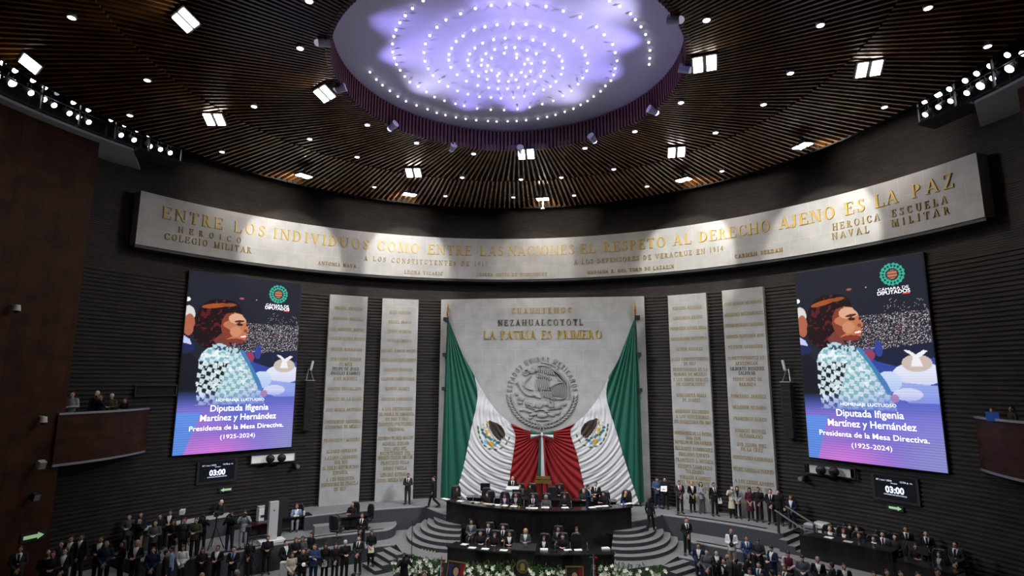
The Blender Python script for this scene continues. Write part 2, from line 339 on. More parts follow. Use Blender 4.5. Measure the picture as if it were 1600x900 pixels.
# slatted ceiling with the oculus
def ceiling():
    mb = MB(); ox, oy, orr = OCU; rx, ry, rr = RIM
    mid = lambda t: (rx*.45+ox*.55+11.6*math.sin(t), 1.25+11.6*math.cos(t))
    def slats(n, fa, fb, z0, z1, wd):
        for i in range(n):
            t = 2*PI*(i+.5)/n; a = Vector((*fa(t), 0)); b = Vector((*fb(t), 0)); d = (b-a).normalized(); s = Vector((-d.y, d.x, 0))*wd/2
            mb.add([a-s+Vector((0, 0, z0)), a+s+Vector((0, 0, z0)), b+s+Vector((0, 0, z0)), b-s+Vector((0, 0, z0)),
                    a-s+Vector((0, 0, z1)), a+s+Vector((0, 0, z1)), b+s+Vector((0, 0, z1)), b-s+Vector((0, 0, z1))],
                   [(3, 2, 1, 0), (0, 1, 5, 4), (1, 2, 6, 5), (2, 3, 7, 6), (3, 0, 4, 7)], 0)
    fo = lambda t: (ox+orr*math.sin(t), oy+orr*math.cos(t)); fr = lambda t: (rx+rr*math.sin(t), ry+rr*math.cos(t))
    slats(250, fo, mid, ZC, ZC+.24, .085); slats(330, mid, fr, ZC-.03, ZC+.21, .095)
    for i in range(216):      # upright slats round the oculus
        t = 2*PI*(i+.5)/216; x, y = fo(t); mb.box((x, y, ZC+.45), (.10, .16, .95), -t, mi=2)
    n = 96
    for i in range(n):
        t0, t1 = 2*PI*i/n, 2*PI*(i+1)/n
        q = [(ox+(orr+.1)*math.sin(t), oy+(orr+.1)*math.cos(t)) for t in (t0, t1)]; p = [(rx+(rr+.1)*math.sin(t), ry+(rr+.1)*math.cos(t)) for t in (t0, t1)]
        mb.add([(*q[0], ZC+.3), (*q[1], ZC+.3), (*p[1], ZC+.3), (*p[0], ZC+.3)], [(0, 1, 2, 3)], 1)
        mb.add([(*p[0], ZC+.3), (*p[1], ZC+.3), (*p[1], ZC-.04), (*p[0], ZC-.04)], [(0, 1, 2, 3)], 1)
        mb.add([(*p[0], ZC+2.1), (*p[1], ZC+2.1), (*p[1], ZC+.25), (*p[0], ZC+.25)], [(0, 1, 2, 3)], 1)
        mb.add([(*q[0], ZC+1.0), (*q[1], ZC+1.0), (*q[1], ZC), (*q[0], ZC)], [(0, 1, 2, 3)], 1)
    o = struct(mb, 'ceiling', [M['slat'], M['void'], M['redslat']])
    md = MB(); K = 48; v = []
    for j in range(9):
        r = (orr+.12)*j/8; zz = ZC+.95+.35*(1-(j/8)**2)
        v += [(ox+r*math.sin(2*PI*i/K), oy+r*math.cos(2*PI*i/K), zz) for i in range(K)]
    md.v = v; md.f = [(j*K+i, j*K+(i+1) % K, (j+1)*K+(i+1) % K, (j+1)*K+i) for j in range(8) for i in range(K)]; md.m = [0]*len(md.f)
    struct(md, 'ceiling_oculus', M['plaster'], smooth=True)
ceiling()
def disc_z(x, y): return ZC+.95+.35*(1-(math.hypot(x-OCU[0], y-OCU[1])/(OCU[2]+.12))**2)

# carpeted levels
UC = (0.15, 22.1); UR, LR = 8.45, 11.55          # both desks are arcs round one centre
def r_on_circle(a, R):
    a = math.radians(a); d = np.array([math.sin(a), math.cos(a)]); b = d@np.array(UC); c = UC[0]**2+UC[1]**2-R*R; q = b*b-c
    return b-math.sqrt(q) if q > 0 else 99
p_in = lambda a: min(18.35, r_on_circle(a, UR-.2))
lerp = lambda x, a, b: a+(b-a)*max(0, min(1, x))
def t_in(a): b = abs(a)-25.6; return 16.62+1.7*(1-math.sqrt(max(0, 1-(1-min(b/3.2, 1))**2)))+1.75*max(0, (abs(a)-55)/8.4)**1.6
def d_in(a):
    a = abs(a); return min(15.55, r_on_circle(a, LR-.25)) if a < 20 else (lerp((a-20)/6, 12.2, 13.9) if a < 26.6 else 15.55)
mats = [M['carpet'], M['riser']]
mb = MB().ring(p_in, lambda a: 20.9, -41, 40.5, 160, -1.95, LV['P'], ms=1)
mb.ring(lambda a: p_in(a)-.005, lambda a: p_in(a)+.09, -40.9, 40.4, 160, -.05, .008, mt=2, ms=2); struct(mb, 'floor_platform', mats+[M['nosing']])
for sg, nm in ((-1, 'floor_terrace_left'), (1, 'floor_terrace_right')):
    mb = MB(); a = sorted((sg*25.6, sg*64.5)); mb.ring(t_in, lambda a: 20.9, a[0], a[1], 70, -1.95, LV['T'], ms=1)
    mb.ring(lambda a: t_in(a)-.005, lambda a: t_in(a)+.1, a[0]+.1, a[1]-.1, 70, LV['T']-.05, LV['T']+.008, mt=2, ms=2)
    b = sorted((sg*28.5, sg*60)); mb.ring(lambda a: t_in(a)+.22, lambda a: t_in(a)+.4, b[0], b[1], 50, LV['T']-.03, LV['T']+.006, mt=3, ms=3)
    struct(mb, nm, mats+[M['nosing'], M['slot']])
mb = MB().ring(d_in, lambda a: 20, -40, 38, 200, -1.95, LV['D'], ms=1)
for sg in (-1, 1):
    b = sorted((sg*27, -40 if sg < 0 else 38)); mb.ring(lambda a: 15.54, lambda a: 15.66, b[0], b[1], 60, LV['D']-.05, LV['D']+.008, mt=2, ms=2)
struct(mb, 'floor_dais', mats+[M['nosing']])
mb = MB()       # stepped aisles at the outer ends of the terraces
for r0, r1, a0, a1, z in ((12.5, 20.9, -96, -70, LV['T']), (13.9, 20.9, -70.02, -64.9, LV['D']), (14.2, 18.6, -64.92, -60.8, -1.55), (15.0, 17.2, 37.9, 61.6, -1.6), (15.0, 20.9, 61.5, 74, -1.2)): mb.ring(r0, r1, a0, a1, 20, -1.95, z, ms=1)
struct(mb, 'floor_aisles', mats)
mb = MB()       # slot at the rim of the platform on the right
mb.ring(18.62, 18.82, 23.5, 37.6, 40, -.03, .012, mt=0); struct(mb, 'trim_4', M['slot'])
# curved stairs at both ends of the tall desk
def stairs(sg):
    mb = MB(); cx, cy = sg*4.2+.12, 16.9
    for k in range(6):
        z1 = LV['D']+.172*(k+1); r = 4.05-.46*k; pts = []
        for i in range(25):
            t = math.radians(-10+120*i/24); x, y = cx+sg*.72*r*math.sin(t)*1.06, cy-r*math.cos(t)
            if math.hypot(x, y) < 18.5: pts.append((x, y))
        pts += [(cx, 18.2)]
        if sg < 0: pts = pts[::-1]
        n = len(pts); mb.add([(x, y, LV['D']-.02) for x, y in pts]+[(x, y, z1) for x, y in pts], [tuple(range(n, 2*n))], 0)
        o = len(mb.v)-2*n; mb.add([], [])
        for i in range(n): mb.f.append((o+i, o+(i+1) % n, o+n+(i+1) % n, o+n+i)); mb.m.append(1)
    return struct(mb, 'floor_stairs_left' if sg < 0 else 'floor_stairs_right', mats)
stairs(-1); stairs(1)
# straight stairs from the dais down to the main floor
for sg in (-1, 1):
    mb = MB(); d = Vector((sg*.70, -.71, 0)); s = Vector((.71, sg*.70, 0)) if sg > 0 else Vector((.71, -.70*-1, 0))
    s = Vector((-d.y, d.x, 0)); c0 = Vector((sg*6.66, 12.95, 0)); q = Matrix((( d.x, s.x, 0), (d.y, s.y, 0), (0, 0, 1)))
    for k in range(4):
        z1 = LV['D']-.172*k; c = c0+d*(.18+.36*k); mb.box((c.x, c.y, (z1-1.95)/2), (.37, 1.5, z1+1.95), rot=q)
    o = struct(mb, 'floor_steps_left' if sg < 0 else 'floor_steps_right', mats)
    for p in o.data.polygons:
        if abs(p.normal.z) < .5: p.material_index = 1
mb = MB()       # loose step block beside the left terrace, stairs on the right terrace
mb.box((*pol(17.55, -37.6, 0)[:2], -.53), (1.5, .62, .38), math.radians(37.6)); struct(mb, 'floor_step_block', mats)
mb = MB()
for k in range(3): mb.ring(17.9, 19.6, 40.4+1.15*k, 40.4+1.15*(k+1)+.02, 3, LV['T'], -.18*(k+1), ms=1)
struct(mb, 'floor_steps_terrace', mats)

# ------------------------------------------------------------------ stone panels with inscriptions
def stone_box(name, p0, tv, nv, half, z0, z1, depth, label, cat='wall panel', group=None):
    """flat slab: face centre p0 (z=0), tangent tv (to the right), outward normal nv"""
    e = empty(name, (p0[0], p0[1], z0), label, cat, group); P, T, N = Vector(p0), Vector(tv), Vector(nv)
    mb = MB(); pts = [P-T*half, P+T*half, P+T*half-N*depth, P-T*half-N*depth]
    mb.add([(q.x, q.y, z0) for q in pts]+[(q.x, q.y, z1) for q in pts], [(3, 2, 1, 0), (4, 5, 6, 7), (0, 1, 5, 4), (1, 2, 6, 5), (2, 3, 7, 6), (3, 0, 4, 7)])
    o = mb.build('slab', M['stone'], e)
    uv_set(o, lambda c, nrm: ((Vector(c)-P).dot(T)+(Vector(c)-P).dot(N)+.52, c[2]))
    return e
SLAB = {}
def slab_frame(a, R):
    ar = math.radians(a); n = np.array([-math.sin(ar), -math.cos(ar), 0]); t = np.array([math.cos(ar), -math.sin(ar), 0]); p0 = np.array([R*math.sin(ar), R*math.cos(ar), 0])
    return p0, t, n
def write_slab(e, fr, rows, zoom, h, half):
    """rows: (text, y in the zoomed crop, dark?)"""
    p0, t, n = fr; x0, y0, sc, xc = zoom; face = e.children[0]
    for text, zy, dark in rows:
        q = at_pl(xc, y0+zy/sc, p0, n); v0 = q[2]-h/2
        pl = lambda u, v, dd: p0+t*u+n*dd+np.array([0, 0, v0+v])
        wdt = min(2*half*.93, text_w(text, .14)*h*.74); mb = MB()
        inscribe(mb, text, pl, h, wdt, .76, .022); o = mb.build('inscription_line', M['bronze' if dark else 'palegold'], face)
        if dark: o['label'] = 'dark bronze lettering'
W = lambda s: [(r.split('@')[0], float(r.split('@')[1].strip('*')), r.endswith('*')) for r in s.split('|')]
S1 = W("MIGUEL HIDALGO@105|MARIANO ABASOLO@145|JOSE MARIANO JIMENEZ@187|IGNACIO LOPEZ RAYON@223|MIGUEL BARRAGAN@265|SERVANDO TERESA@303|DE MIER@323|FELIPE DE JESUS@341*|ANGELES RAMIREZ@358*|JUAN ALVAREZ@379|SANTOS DEGOLLADO@418|IGNACIO DE LA LLAVE@458|JOSE MARIA ARTEAGA@500|UNIVERSIDAD NACIONAL@546|AUTONOMA DE MEXICO@566|FRANCISCO I MADERO@618|ALVARO OBREGON@660|LAZARO CARDENAS@685|DEL RIO@704|AL EXILIO REPUBLICANO@724|ESPAÑOL@744|A LOS HEROICOS@768|DEFENSORES DE CUAUTLA@788|EN 1812@808")
S2 = W("JUAN ALDAMA@120|MIGUEL BRAVO@158|PEDRO MORENO@194|NICOLAS BRAVO@231|MIGUEL RAMOS ARIZPE@270|RITA GONZALEZ PEREZ@306|VALERIO TRUJANO@344|VALENTIN GOMEZ FARIAS@380|BENITO JUAREZ@418|IGNACIO ZARAGOZA@458|A LOS DEFENSORES@497|DE PUEBLA DE ZARAGOZA@517|EN 1862 Y 1863@536|INSTITUTO POLITECNICO@556|NACIONAL@576|RICARDO FLORES MAGON@610|AQUILES SERDAN@632|2023, AÑO DEL@652|BICENTENARIO DEL@669|HEROICO COLEGIO MILITAR@686|FRANCISCO VILLA@706|ISIDRO FABELA@728|GENARO ESTRADA@752|JUSTO SIERRA MENDEZ@774")
S3 = W('IGNACIO ALLENDE@122|LEONARDO BRAVO@160|FRANCISCO XAVIER MINA@200|GUADALUPE VICTORIA@240|VICTOR ROSALES@280|A LOS CONSTITUYENTES@318|DE 1857@336|BICENTENARIO DE LA@358|MARINA DE MEXICO@376|A LOS NIÑOS HEROES@397|DE CHAPULTEPEC@414|MARGARITA MAZA@456|DE JUAREZ@475|MARIANO ESCOBEDO@518|A LOS VENCEDORES@538|EN QUERETARO EN 1867@558|DEFENSORES DE LA PATRIA@601|1846-1848@619|BATALLON DE SAN PATRICIO@636|BELISARIO DOMINGUEZ@660|EMILIANO ZAPATA@682|FRANCISCO J. MUGICA@704|VICENTE LOMBARDO@728|TOLEDANO@746|IGNACIO RAMIREZ@769|"EL NIGROMANTE"@788|LEYES DE REFORMA@806|A LA MUJER@845|DEL PAIS@862')
S4 = W("JOSE MARIA MORELOS@103|MARIANO MATAMOROS@145|HERMENEGILDO GALEANA@187|ANDRES QUINTANA ROO@230|VICENTE GUERRERO@271|CONSTITUYENTES DE@314|APATZINGAN@335|GILBERTO BOSQUES@355*|SALDIVAR@372*|PEDRO SAINZ DE@395|BARANDA@415|PONCIANO ARRIAGA@460|MELCHOR OCAMPO@502|FRANCISCO ZARCO@546|IGNACIO MANUEL@592|ALTAMIRANO@611|SOR JUANA INES@645|DE LA CRUZ@662|VENUSTIANO CARRANZA@695|FELIPE CARRILLO PUERTO@740|A LOS LEGISLADORES@786|MARTIRES DE 1913@808")
AO, AI = math.degrees(.599), math.degrees(.444)
for a, R, z1, rows, zm, lab in ((-AO, 20.352, 12.204, S1, (480, 440, 2.5, 540), 'tall grey stone slab of gold names, outermost on the left, nearest the left screen'),
                         (-AI, 20.352, 12.175, S2, (480, 440, 2.5, 622), 'tall grey stone slab of gold names just left of the flag panel'),
                         (AI, 20.352, 12.175, S3, (1000, 430, 2.4324, 1082), 'tall grey stone slab of gold names just right of the flag panel'),
                         (AO, 20.352, 12.204, S4, (1000, 430, 2.4324, 1170), 'tall grey stone slab of gold names, outermost on the right, nearest the right screen')):
    fr = slab_frame(a, R); e = stone_box('inscribed_slab', fr[0], fr[1], fr[2], 1.123, 0.0, z1, .62, lab, group='slabs of names'); write_slab(e, fr, rows, zm, .19, 1.123)
PY = 19.405          # face of the great panel
e = stone_box('monument_slab', (0, PY, 0), (1, 0, 0), (0, -1, 0), 6.394, 0.0, 12.249, 1.0, 'great square stone panel with carved emblem behind the draped flags')
PANEL = e
pl = lambda v0, u0: (lambda u, v, dd: np.array([u0+u, PY-dd, v0+v]))
for text, v0, u0, h, wd, m in (('LA PATRIA ES PRIMERO', 9.66, .09, .52, 7.3, 'gold'), ('CUAUHTEMOC', 11.28, .06, .34, 3.75, 'gold'), ('NEZAHUALCOYOTL', 10.5, -.02, .38, 5.3, 'bronze')):
    mb = MB(); inscribe(mb, text, pl(v0, u0), h, wd, .9, .055); o = mb.build('inscription_line', M[m], e.children[0])
    if m == 'bronze': o['label'] = 'dark bronze lettering'

# carved emblem: ring of letters, eagle, snake, cactus and laurel in relief
def emblem():
    mb = MB(); cx, cz, R = .07, 6.42, 2.2; z2 = lambda px, py: ((px-648)/330*R, (437-py)/330*R)     # from the middle of the disc
    Pt = lambda x, z, d: np.array([cx+x, PY-d, cz+z])
    def stroke(pts, w, d=.10):
        p = [Vector((*z2(*q), 0)) for q in pts]
        for it in range(2):
            if len(p) > 2: p = [p[0]]+[x for a_, b_ in zip(p[:-1], p[1:]) for x in (a_*.75+b_*.25, a_*.25+b_*.75)]+[p[-1]]
        prev = None
        for i, q in enumerate(p):
            tg = (p[min(i+1, len(p)-1)]-p[max(i-1, 0)]).normalized(); s = Vector((-tg.y, tg.x, 0)); f = w*(.55+.45*math.sin(PI*min(.9, .12+i/len(p))))
            row = [(q+s*f*.5, .0), (q+s*f*.28, d), (q-s*f*.28, d), (q-s*f*.5, .0)]
            cur = len(mb.v); mb.v += [tuple(Pt(a_.x, a_.y, h_)) for a_, h_ in row]
            if prev is not None:
                for k in range(3): mb.f.append((prev+k, prev+k+1, cur+k+1, cur+k)); mb.m.append(0)
            prev = cur
    def lobe(px, py, rx, ry, ang=0, d=.12):
        x, z = z2(px, py); k = R/330; ca, sa = math.cos(math.radians(ang)), math.sin(math.radians(ang)); n = 12; o = len(mb.v)
        for sc, h in ((1, 0), (.72, d*.8), (.3, d)):
            for i in range(n):
                t = 2*PI*i/n; u, v = rx*k*sc*math.cos(t), ry*k*sc*math.sin(t); mb.v.append(tuple(Pt(x+u*ca-v*sa, z+u*sa+v*ca, h)))
        for j in range(2):
            for i in range(n): mb.f.append((o+j*n+i, o+j*n+(i+1) % n, o+(j+1)*n+(i+1) % n, o+(j+1)*n+i)); mb.m.append(0)
        mb.f.append(tuple(o+2*n+i for i in range(n))); mb.m.append(0)
    s = 'ESTADOS UNIDOS MEXICANOS'; A0, A1 = 180, 2; tot = text_w(s, .3); x = 0
    for c in s:
        wd, gg = GL[c]; am = math.radians(A0+(A1-A0)*(x+wd/2)/tot); h = .31
        for p in _polys(gg):
            f = lambda a, b, d_: Pt((1.84+b*h)*math.cos(am)+(a-wd/2)*h*math.sin(am)*.74, (1.84+b*h)*math.sin(am)-(a-wd/2)*h*math.cos(am)*.74, d_)
            mb.prism(p, lambda a, b: f(a, b, .0), lambda a, b: f(a, b, .055))
        x += wd+.3
    # head and neck, snake, breast feathers, wings, tail, leg
    lobe(560, 250, 34, 26, 20); lobe(590, 225, 40, 30, -30); stroke([(530, 262), (505, 285), (478, 275)], .13); stroke([(575, 235), (600, 200), (640, 190), (690, 195), (720, 215)], .2)
    for i in range(9): stroke([(600+i*18, 215+i*2), (612+i*18, 240+i*3), (606+i*20, 262+i*3)], .12)
    for i in range(7): stroke([(604+i*17, 250+i*6), (618+i*18, 280+i*5), (610+i*18, 306+i*4)], .12)
    stroke([(640, 165), (700, 172), (760, 195), (800, 215), (780, 235)], .14); stroke([(780, 235), (850, 300), (885, 350), (890, 420), (892, 500)], .12)
    for i in range(8): stroke([(740+i*8, 230+i*6), (790+i*9, 275+i*10), (800+i*9, 330+i*4)], .085)
    for i in range(8): stroke([(600+i*14, 320), (600+i*16, 370), (614+i*17, 420)], .12)
    for i in range(9): stroke([(720+i*17, 395-i*5), (745+i*15, 430), (760+i*12, 470+i*2)], .08)
    stroke([(720, 395), (800, 350), (880, 350)], .08); stroke([(740, 480), (800, 505), (860, 490)], .09)
    for i in range(6): stroke([(640+i*18, 420+i*5), (650+i*18, 455+i*5), (664+i*20, 480+i*6)], .11)
    stroke([(480, 265), (490, 235), (520, 232), (525, 255), (500, 262)], .08); stroke([(548, 290), (520, 320), (490, 345), (485, 385), (520, 410), (570, 420)], .10)
    stroke([(412, 352), (440, 370), (455, 410), (490, 450), (540, 475), (600, 470)], .10); stroke([(412, 352), (430, 345), (436, 360)], .07)
    stroke([(700, 500), (720, 530), (700, 556)], .13); stroke([(730, 510), (750, 540), (742, 560)], .12); stroke([(560, 460), (600, 480), (640, 490)], .12)
    for x_, y_, rx, ry, an in ((455, 500, 34, 26, -20), (415, 455, 18, 22, 30), (450, 535, 26, 16, 0), (525, 540, 36, 26, 10), (560, 560, 30, 22, -10), (620, 560, 40, 30, 0), (690, 545, 34, 20, 20), (730, 560, 32, 24, -15), (790, 570, 36, 24, 15), (850, 545, 26, 20, 30), (460, 600, 22, 14, 0), (520, 610, 40, 14, -18), (570, 640, 44, 16, 10), (650, 650, 56, 22, 0), (730, 640, 40, 18, -20), (790, 625, 30, 18, 20), (545, 670, 24, 14, 20), (600, 600, 30, 12, 10), (690, 610, 30, 12, -10)): lobe(x_, y_, rx, ry, an)
    stroke([(500, 565), (560, 585), (650, 600), (740, 590), (830, 575)], .06); stroke([(590, 685), (650, 692), (710, 685)], .07)
    for i in range(15):     # oak and laurel branches round the lower half
        for sg in (-1, 1):
            t = math.radians(187+i*5.6); rr = 300; px, py = 648-sg*rr*math.cos(t), 437-rr*math.sin(t)
            an = math.degrees(t) if sg < 0 else 180-math.degrees(t); ca, sa = math.cos(math.radians(an)), math.sin(math.radians(an))
            px = 648+rr*ca; py = 437-rr*sa
            lobe(px+14*ca, py-14*sa, 30, 11, an+90-sg*-1*28*-1, .10); lobe(px-14*ca, py+14*sa, 26, 10, an+90+sg*-1*28*-1, .10)
    stroke([(600, 745), (648, 720), (696, 745)], .1); stroke([(630, 780), (648, 725), (668, 780)], .1); lobe(648, 740, 20, 20)
    o = mb.build('carved_emblem', M['relief'], PANEL); o['label'] = 'carved relief disc of an eagle, snake and wreath'
emblem()

# curved frieze above the screens
BR, BY, BA, BZ0, BZ1 = 20.437, -.667, 64.86, 13.525, 16.189
fe = empty('stone_frieze', (0, BY+BR, BZ0), 'long curved stone frieze with large gold motto along the top of the brick wall', 'frieze')
o = MB().ring(BR, lambda a: 20.91+.317*math.cos(math.radians(a)), -BA, BA, 110, BZ0, BZ1, yo=BY).build('stone_band', M['stone'], fe)
uv_set(o, lambda c, nrm: (math.atan2(c[0], c[1]-BY)*BR, c[2]+(math.hypot(c[0], c[1]-BY) if abs(nrm.z) > .5 else 0)))
MB().ring(BR+.05, lambda a: 20.91+.317*math.cos(math.radians(a)), -BA, BA, 110, BZ0-.14, BZ0-.001, yo=BY).build('underside_shade', M['blackm'], fe)  # black strip paints the shade of the stone band's underside
def band_text(mb, s, a0, a1, v0, h, hs=.9):
    am = math.radians((a0+a1)/2); wd = abs(math.radians(a1-a0))*BR
    def pl(u, v, d): a = am+u/BR; return np.array([(BR-d)*math.sin(a), BY+(BR-d)*math.cos(a), v0+v])
    inscribe(mb, s, pl, h, wd, hs, .06)
def ang(x, y): q = at_r(x, y, BR, BY); return math.degrees(math.atan2(q[0], q[1]-BY))
SB = fe.children[0]
for s, x0, y0, x1, y1 in (('ENTRE LOS', 254, 333, 415, 355), ('INDIVIDUOS', 428, 363, 577, 381), ('COMO', 589, 388, 655, 391), ('ENTRE LAS', 669, 392, 787, 393), ('NACIONES', 794, 392, 897, 386), ('EL RESPETO', 907, 386, 1040, 374),
                          ('AL', 1052, 372, 1080, 366), ('DERECHO', 1092, 366, 1203, 348), ('AJENO', 1217, 340, 1304, 323), ('ES', 1320, 322, 1351, 313), ('LA', 1367, 308, 1402, 300), ('PAZ', 1424, 292, 1490, 277)):
    mb = MB(); band_text(mb, s, ang(x0, y0), ang(x1, y1), 15.06, .62, 1.0); mb.build('motto_word', M['gold'], SB)
for s, x0, y0, x1, y1, v0, h in (('HEROICO', 279, 360, 377, 373, 14.50, .30), ('COLEGIO MILITAR', 257, 372, 393, 389, 14.02, .33), ('A LOS CONSTITUYENTES DE 1917', 569, 401, 762, 413, 14.38, .29), ('ANTONIA NAVA', 497, 412, 556, 419, 13.86, .21), ('LEONA VICARIO', 632, 426, 692, 430, 13.72, .21),
                                 ('JOSEFA ORTIZ DE DOMINGUEZ', 745, 429, 855, 431, 13.72, .21), ('A LOS DEFENSORES DE VERACRUZ EN 1914', 897, 408, 1130, 387, 14.38, .29), ('MARIANA R. DEL TORO DE LAZARIN', 918, 427, 1053, 415, 13.72, .21), ('CARMEN SERDAN', 1148, 401, 1223, 391, 13.86, .21),
                                 ('HEROICA', 1300, 346, 1374, 333, 14.46, .33), ('NAVAL', 1300, 365, 1358, 355, 14.0, .33), ('ESCUELA', 1393, 328, 1480, 309, 14.46, .33), ('MILITAR', 1393, 345, 1483, 324, 14.0, .33)):
    mb = MB(); band_text(mb, s, ang(x0, y0), ang(x1, y1), v0, h); mb.build('inscription_line', M['palegold'], SB)

# ------------------------------------------------------------------ LED screens
def paint():
    Wd, Hh = 210, 330; T, S = np.meshgrid((np.arange(Hh)+.5)/Hh, (np.arange(Wd)+.5)/Wd, indexing='ij'); I = np.zeros((Hh, Wd, 3)); I[:] = (.018, .020, .032)
    R_ = np.random.RandomState(3)
    def nz(k, seed):
        r = np.random.RandomState(seed).rand(int(k*1.6)+3, k+3); y = T*(int(k*1.6)); x = S*k; yi, xi = y.astype(int), x.astype(int); fy, fx = y-yi, x-xi
        return (r[yi, xi]*(1-fx)+r[yi, xi+1]*fx)*(1-fy)+(r[yi+1, xi]*(1-fx)+r[yi+1, xi+1]*fx)*fy
    def put(mask, c, a=1.0):
        m = np.clip(mask.astype(float)*a, 0, 1)[..., None]; I[:] = I*(1-m)+np.array(c)*m
    def ell(cx, cy, rx, ry, rot=0):
        c, s = math.cos(rot), math.sin(rot); x, y = (S-cx), (T-cy)*1.575; return ((x*c+y*s)/rx)**2+((-x*s+y*c)/(ry*1.575))**2 < 1
    def poly(pts):
        m = np.zeros(S.shape, bool); n = len(pts); j = n-1
        for i in range(n):
            (xi, yi), (xj, yj) = pts[i], pts[j]
            if yi != yj: m ^= ((yi > T) != (yj > T)) & (S < (xj-xi)*(T-yi)/(yj-yi)+xi)
            j = i
        return m
    # audience and floor
    aud = (T > .27) & (T < .50) & (S > .42-.2*(T-.27)); sp = R_.rand(Hh, Wd)
    put(aud, (.02, .02, .03)); put(aud & (sp > .72), (.16, .15, .18)); put(aud & (sp > .88), (.6, .58, .65)); put(aud & (sp > .95), (.4, .05, .06)); put(aud & (sp > .97), (.9, .9, .95))
    put((T > .20) & (T < .27) & (S > .7) & (sp > .97), (.5, .5, .5))
    put((T > .44) & (T < .73) & (S > .45) & (T > .44+.02*np.sin(S*20)), (.04, .07, .35)); put(poly([(.55, .45), (1, .42), (1, .49), (.75, .53), (.6, .5)]), (.015, .02, .05))
    put(ell(.55, .47, .05, .028), (.3, .05, .12)); put(ell(.63, .44, .03, .04), (.04, .06, .3))
    put(ell(.88, .565, .17, .055), (.75, .78, .92)); put(poly([(.72, .60), (1, .62), (1, .70), (.8, .70)]), (.35, .45, .85)); put(ell(.88, .515, .10, .04), (.6, .5, .45)); put(poly([(.80, .45), (.84, .455), (.88, .475), (.93, .455), (.96, .46), (.90, .49), (.92, .53), (.84, .53), (.86, .485)]), (.85, .85, .9))
    put(ell(.68, .60, .09, .05), (.6, .72, .95)); put(ell(.80, .66, .10, .03), (.8, .85, .97))
    # man at the left edge
    put(ell(.02, .245, .055, .05), (.7, .68, .66)); put(ell(.035, .30, .045, .06), (.42, .13, .07)); put(poly([(0, .36), (.08, .40), (.10, .44), (0, .46)]), (.02, .025, .1)); put(poly([(0, .36), (.05, .38), (.07, .41), (.0, .40)]), (.55, .6, .9))
    put(ell(.0, .16, .03, .013), (.9, .9, .9)); put(ell(.45, .13, .02, .006), (.4, .1, .1)); put(ell(.58, .13, .006, .004), (.5, .5, .5))
    # woman: hair, face, neck, jacket
    hair = ell(.25, .27, .17, .125, .1) | ell(.31, .22, .15, .075, -.15) | ell(.17, .33, .10, .08) | ell(.22, .38, .10, .05)
    put(hair, (.016, .008, .010)); put(hair & (nz(46, 4) > .74), (.10, .015, .02)); put(ell(.23, .185, .11, .013, -.18), (.38, .09, .025)); put(ell(.34, .175, .07, .010, -.1), (.28, .08, .03))
    face = poly([(.30, .26), (.33, .225), (.40, .215), (.46, .225), (.50, .255), (.515, .285), (.535, .315), (.53, .325), (.515, .328), (.52, .345), (.515, .355), (.51, .375), (.48, .395), (.42, .395), (.35, .385), (.31, .35), (.29, .30)])
    put(face, (.52, .19, .09)); put(face & (S < .36+.05*np.sin(T*60)), (.24, .05, .03)); put(face & ell(.43, .25, .08, .03), (.72, .40, .26)); put(face & ell(.42, .325, .05, .03), (.62, .26, .14)); put(face & ell(.43, .385, .09, .02), (.22, .04, .03))
    put(ell(.45, .283, .028, .009, .1), (.05, .015, .012)); put(ell(.445, .265, .045, .007, -.1), (.09, .03, .02)); put(ell(.515, .285, .012, .007), (.06, .02, .02)); put(ell(.505, .318, .014, .010), (.25, .06, .04)); put(ell(.49, .353, .034, .010, -.1), (.55, .06, .06)); put(ell(.49, .352, .026, .005, -.1), (.95, .9, .88))
    put(poly([(.30, .34), (.36, .38), (.40, .43), (.28, .42), (.24, .38)]), (.18, .05, .04))
    jak = poly([(.16, .45), (.20, .425), (.28, .415), (.36, .43), (.44, .42), (.49, .44), (.55, .50), (.63, .58), (.68, .66), (.72, .74), (.14, .74), (.12, .60), (.13, .50)])
    put(jak, (.62, .74, .80)); u, v = S*1.0+T*.25, T*1.575-S*.30; ck = ((np.floor(u*26)+np.floor(v*26)) % 2 < 1) & (nz(60, 8) > .22); put(jak & ck, (.22, .46, .52)); put(jak & ck & (S < .36-.5*(T-.55)) & (T > .5), (.012, .02, .02)); put(jak & (nz(40, 9) > .72), (.80, .90, .92))
    col = poly([(.23, .405), (.30, .395), (.40, .42), (.47, .43), (.46, .45), (.34, .445), (.25, .43)]); put(col, (.45, .65, .70)); put(col & (nz(70, 10) > .55), (.05, .08, .16)); put(poly([(.46, .43), (.50, .43), (.66, .60), (.70, .66), (.66, .66), (.56, .53)]), (.06, .22, .45))
    put(poly([(.14, .50), (.13, .62), (.15, .72), (.10, .74), (.0, .74), (.0, .46), (.08, .46)]), (.012, .013, .02)); put(ell(.71, .68, .03, .02), (.6, .25, .28))
    # colour wash at the foot
    g = np.clip((T-.66)/.10, 0, 1)
    wash = np.zeros_like(I); wash[:] = (.10, .16, .62); mixv = np.clip(nz(4, 21)*1.2-.2+.5*(T-.8)/.2, 0, 1)[..., None]; wash = wash*(1-mixv)+np.array((.38, .20, .72))*mixv
    pk = np.clip((T-.90)/.09, 0, 1)*np.clip(1-abs(S-.3)/.5, 0, 1); wash = wash*(1-pk[..., None])+np.array((.72, .22, .78))*pk[..., None]
    lv = np.clip((S-.62)/.3, 0, 1)*np.clip((T-.74)/.2, 0, 1); wash = wash*(1-lv[..., None])+np.array((.36, .34, .62))*lv[..., None]
    band_ = (S < .18-.5*(T-.80)) & (T > .78); wash[band_] = (.13, .30, .85)
    I[:] = I*(1-g[..., None]*.93)+wash*g[..., None]*.93
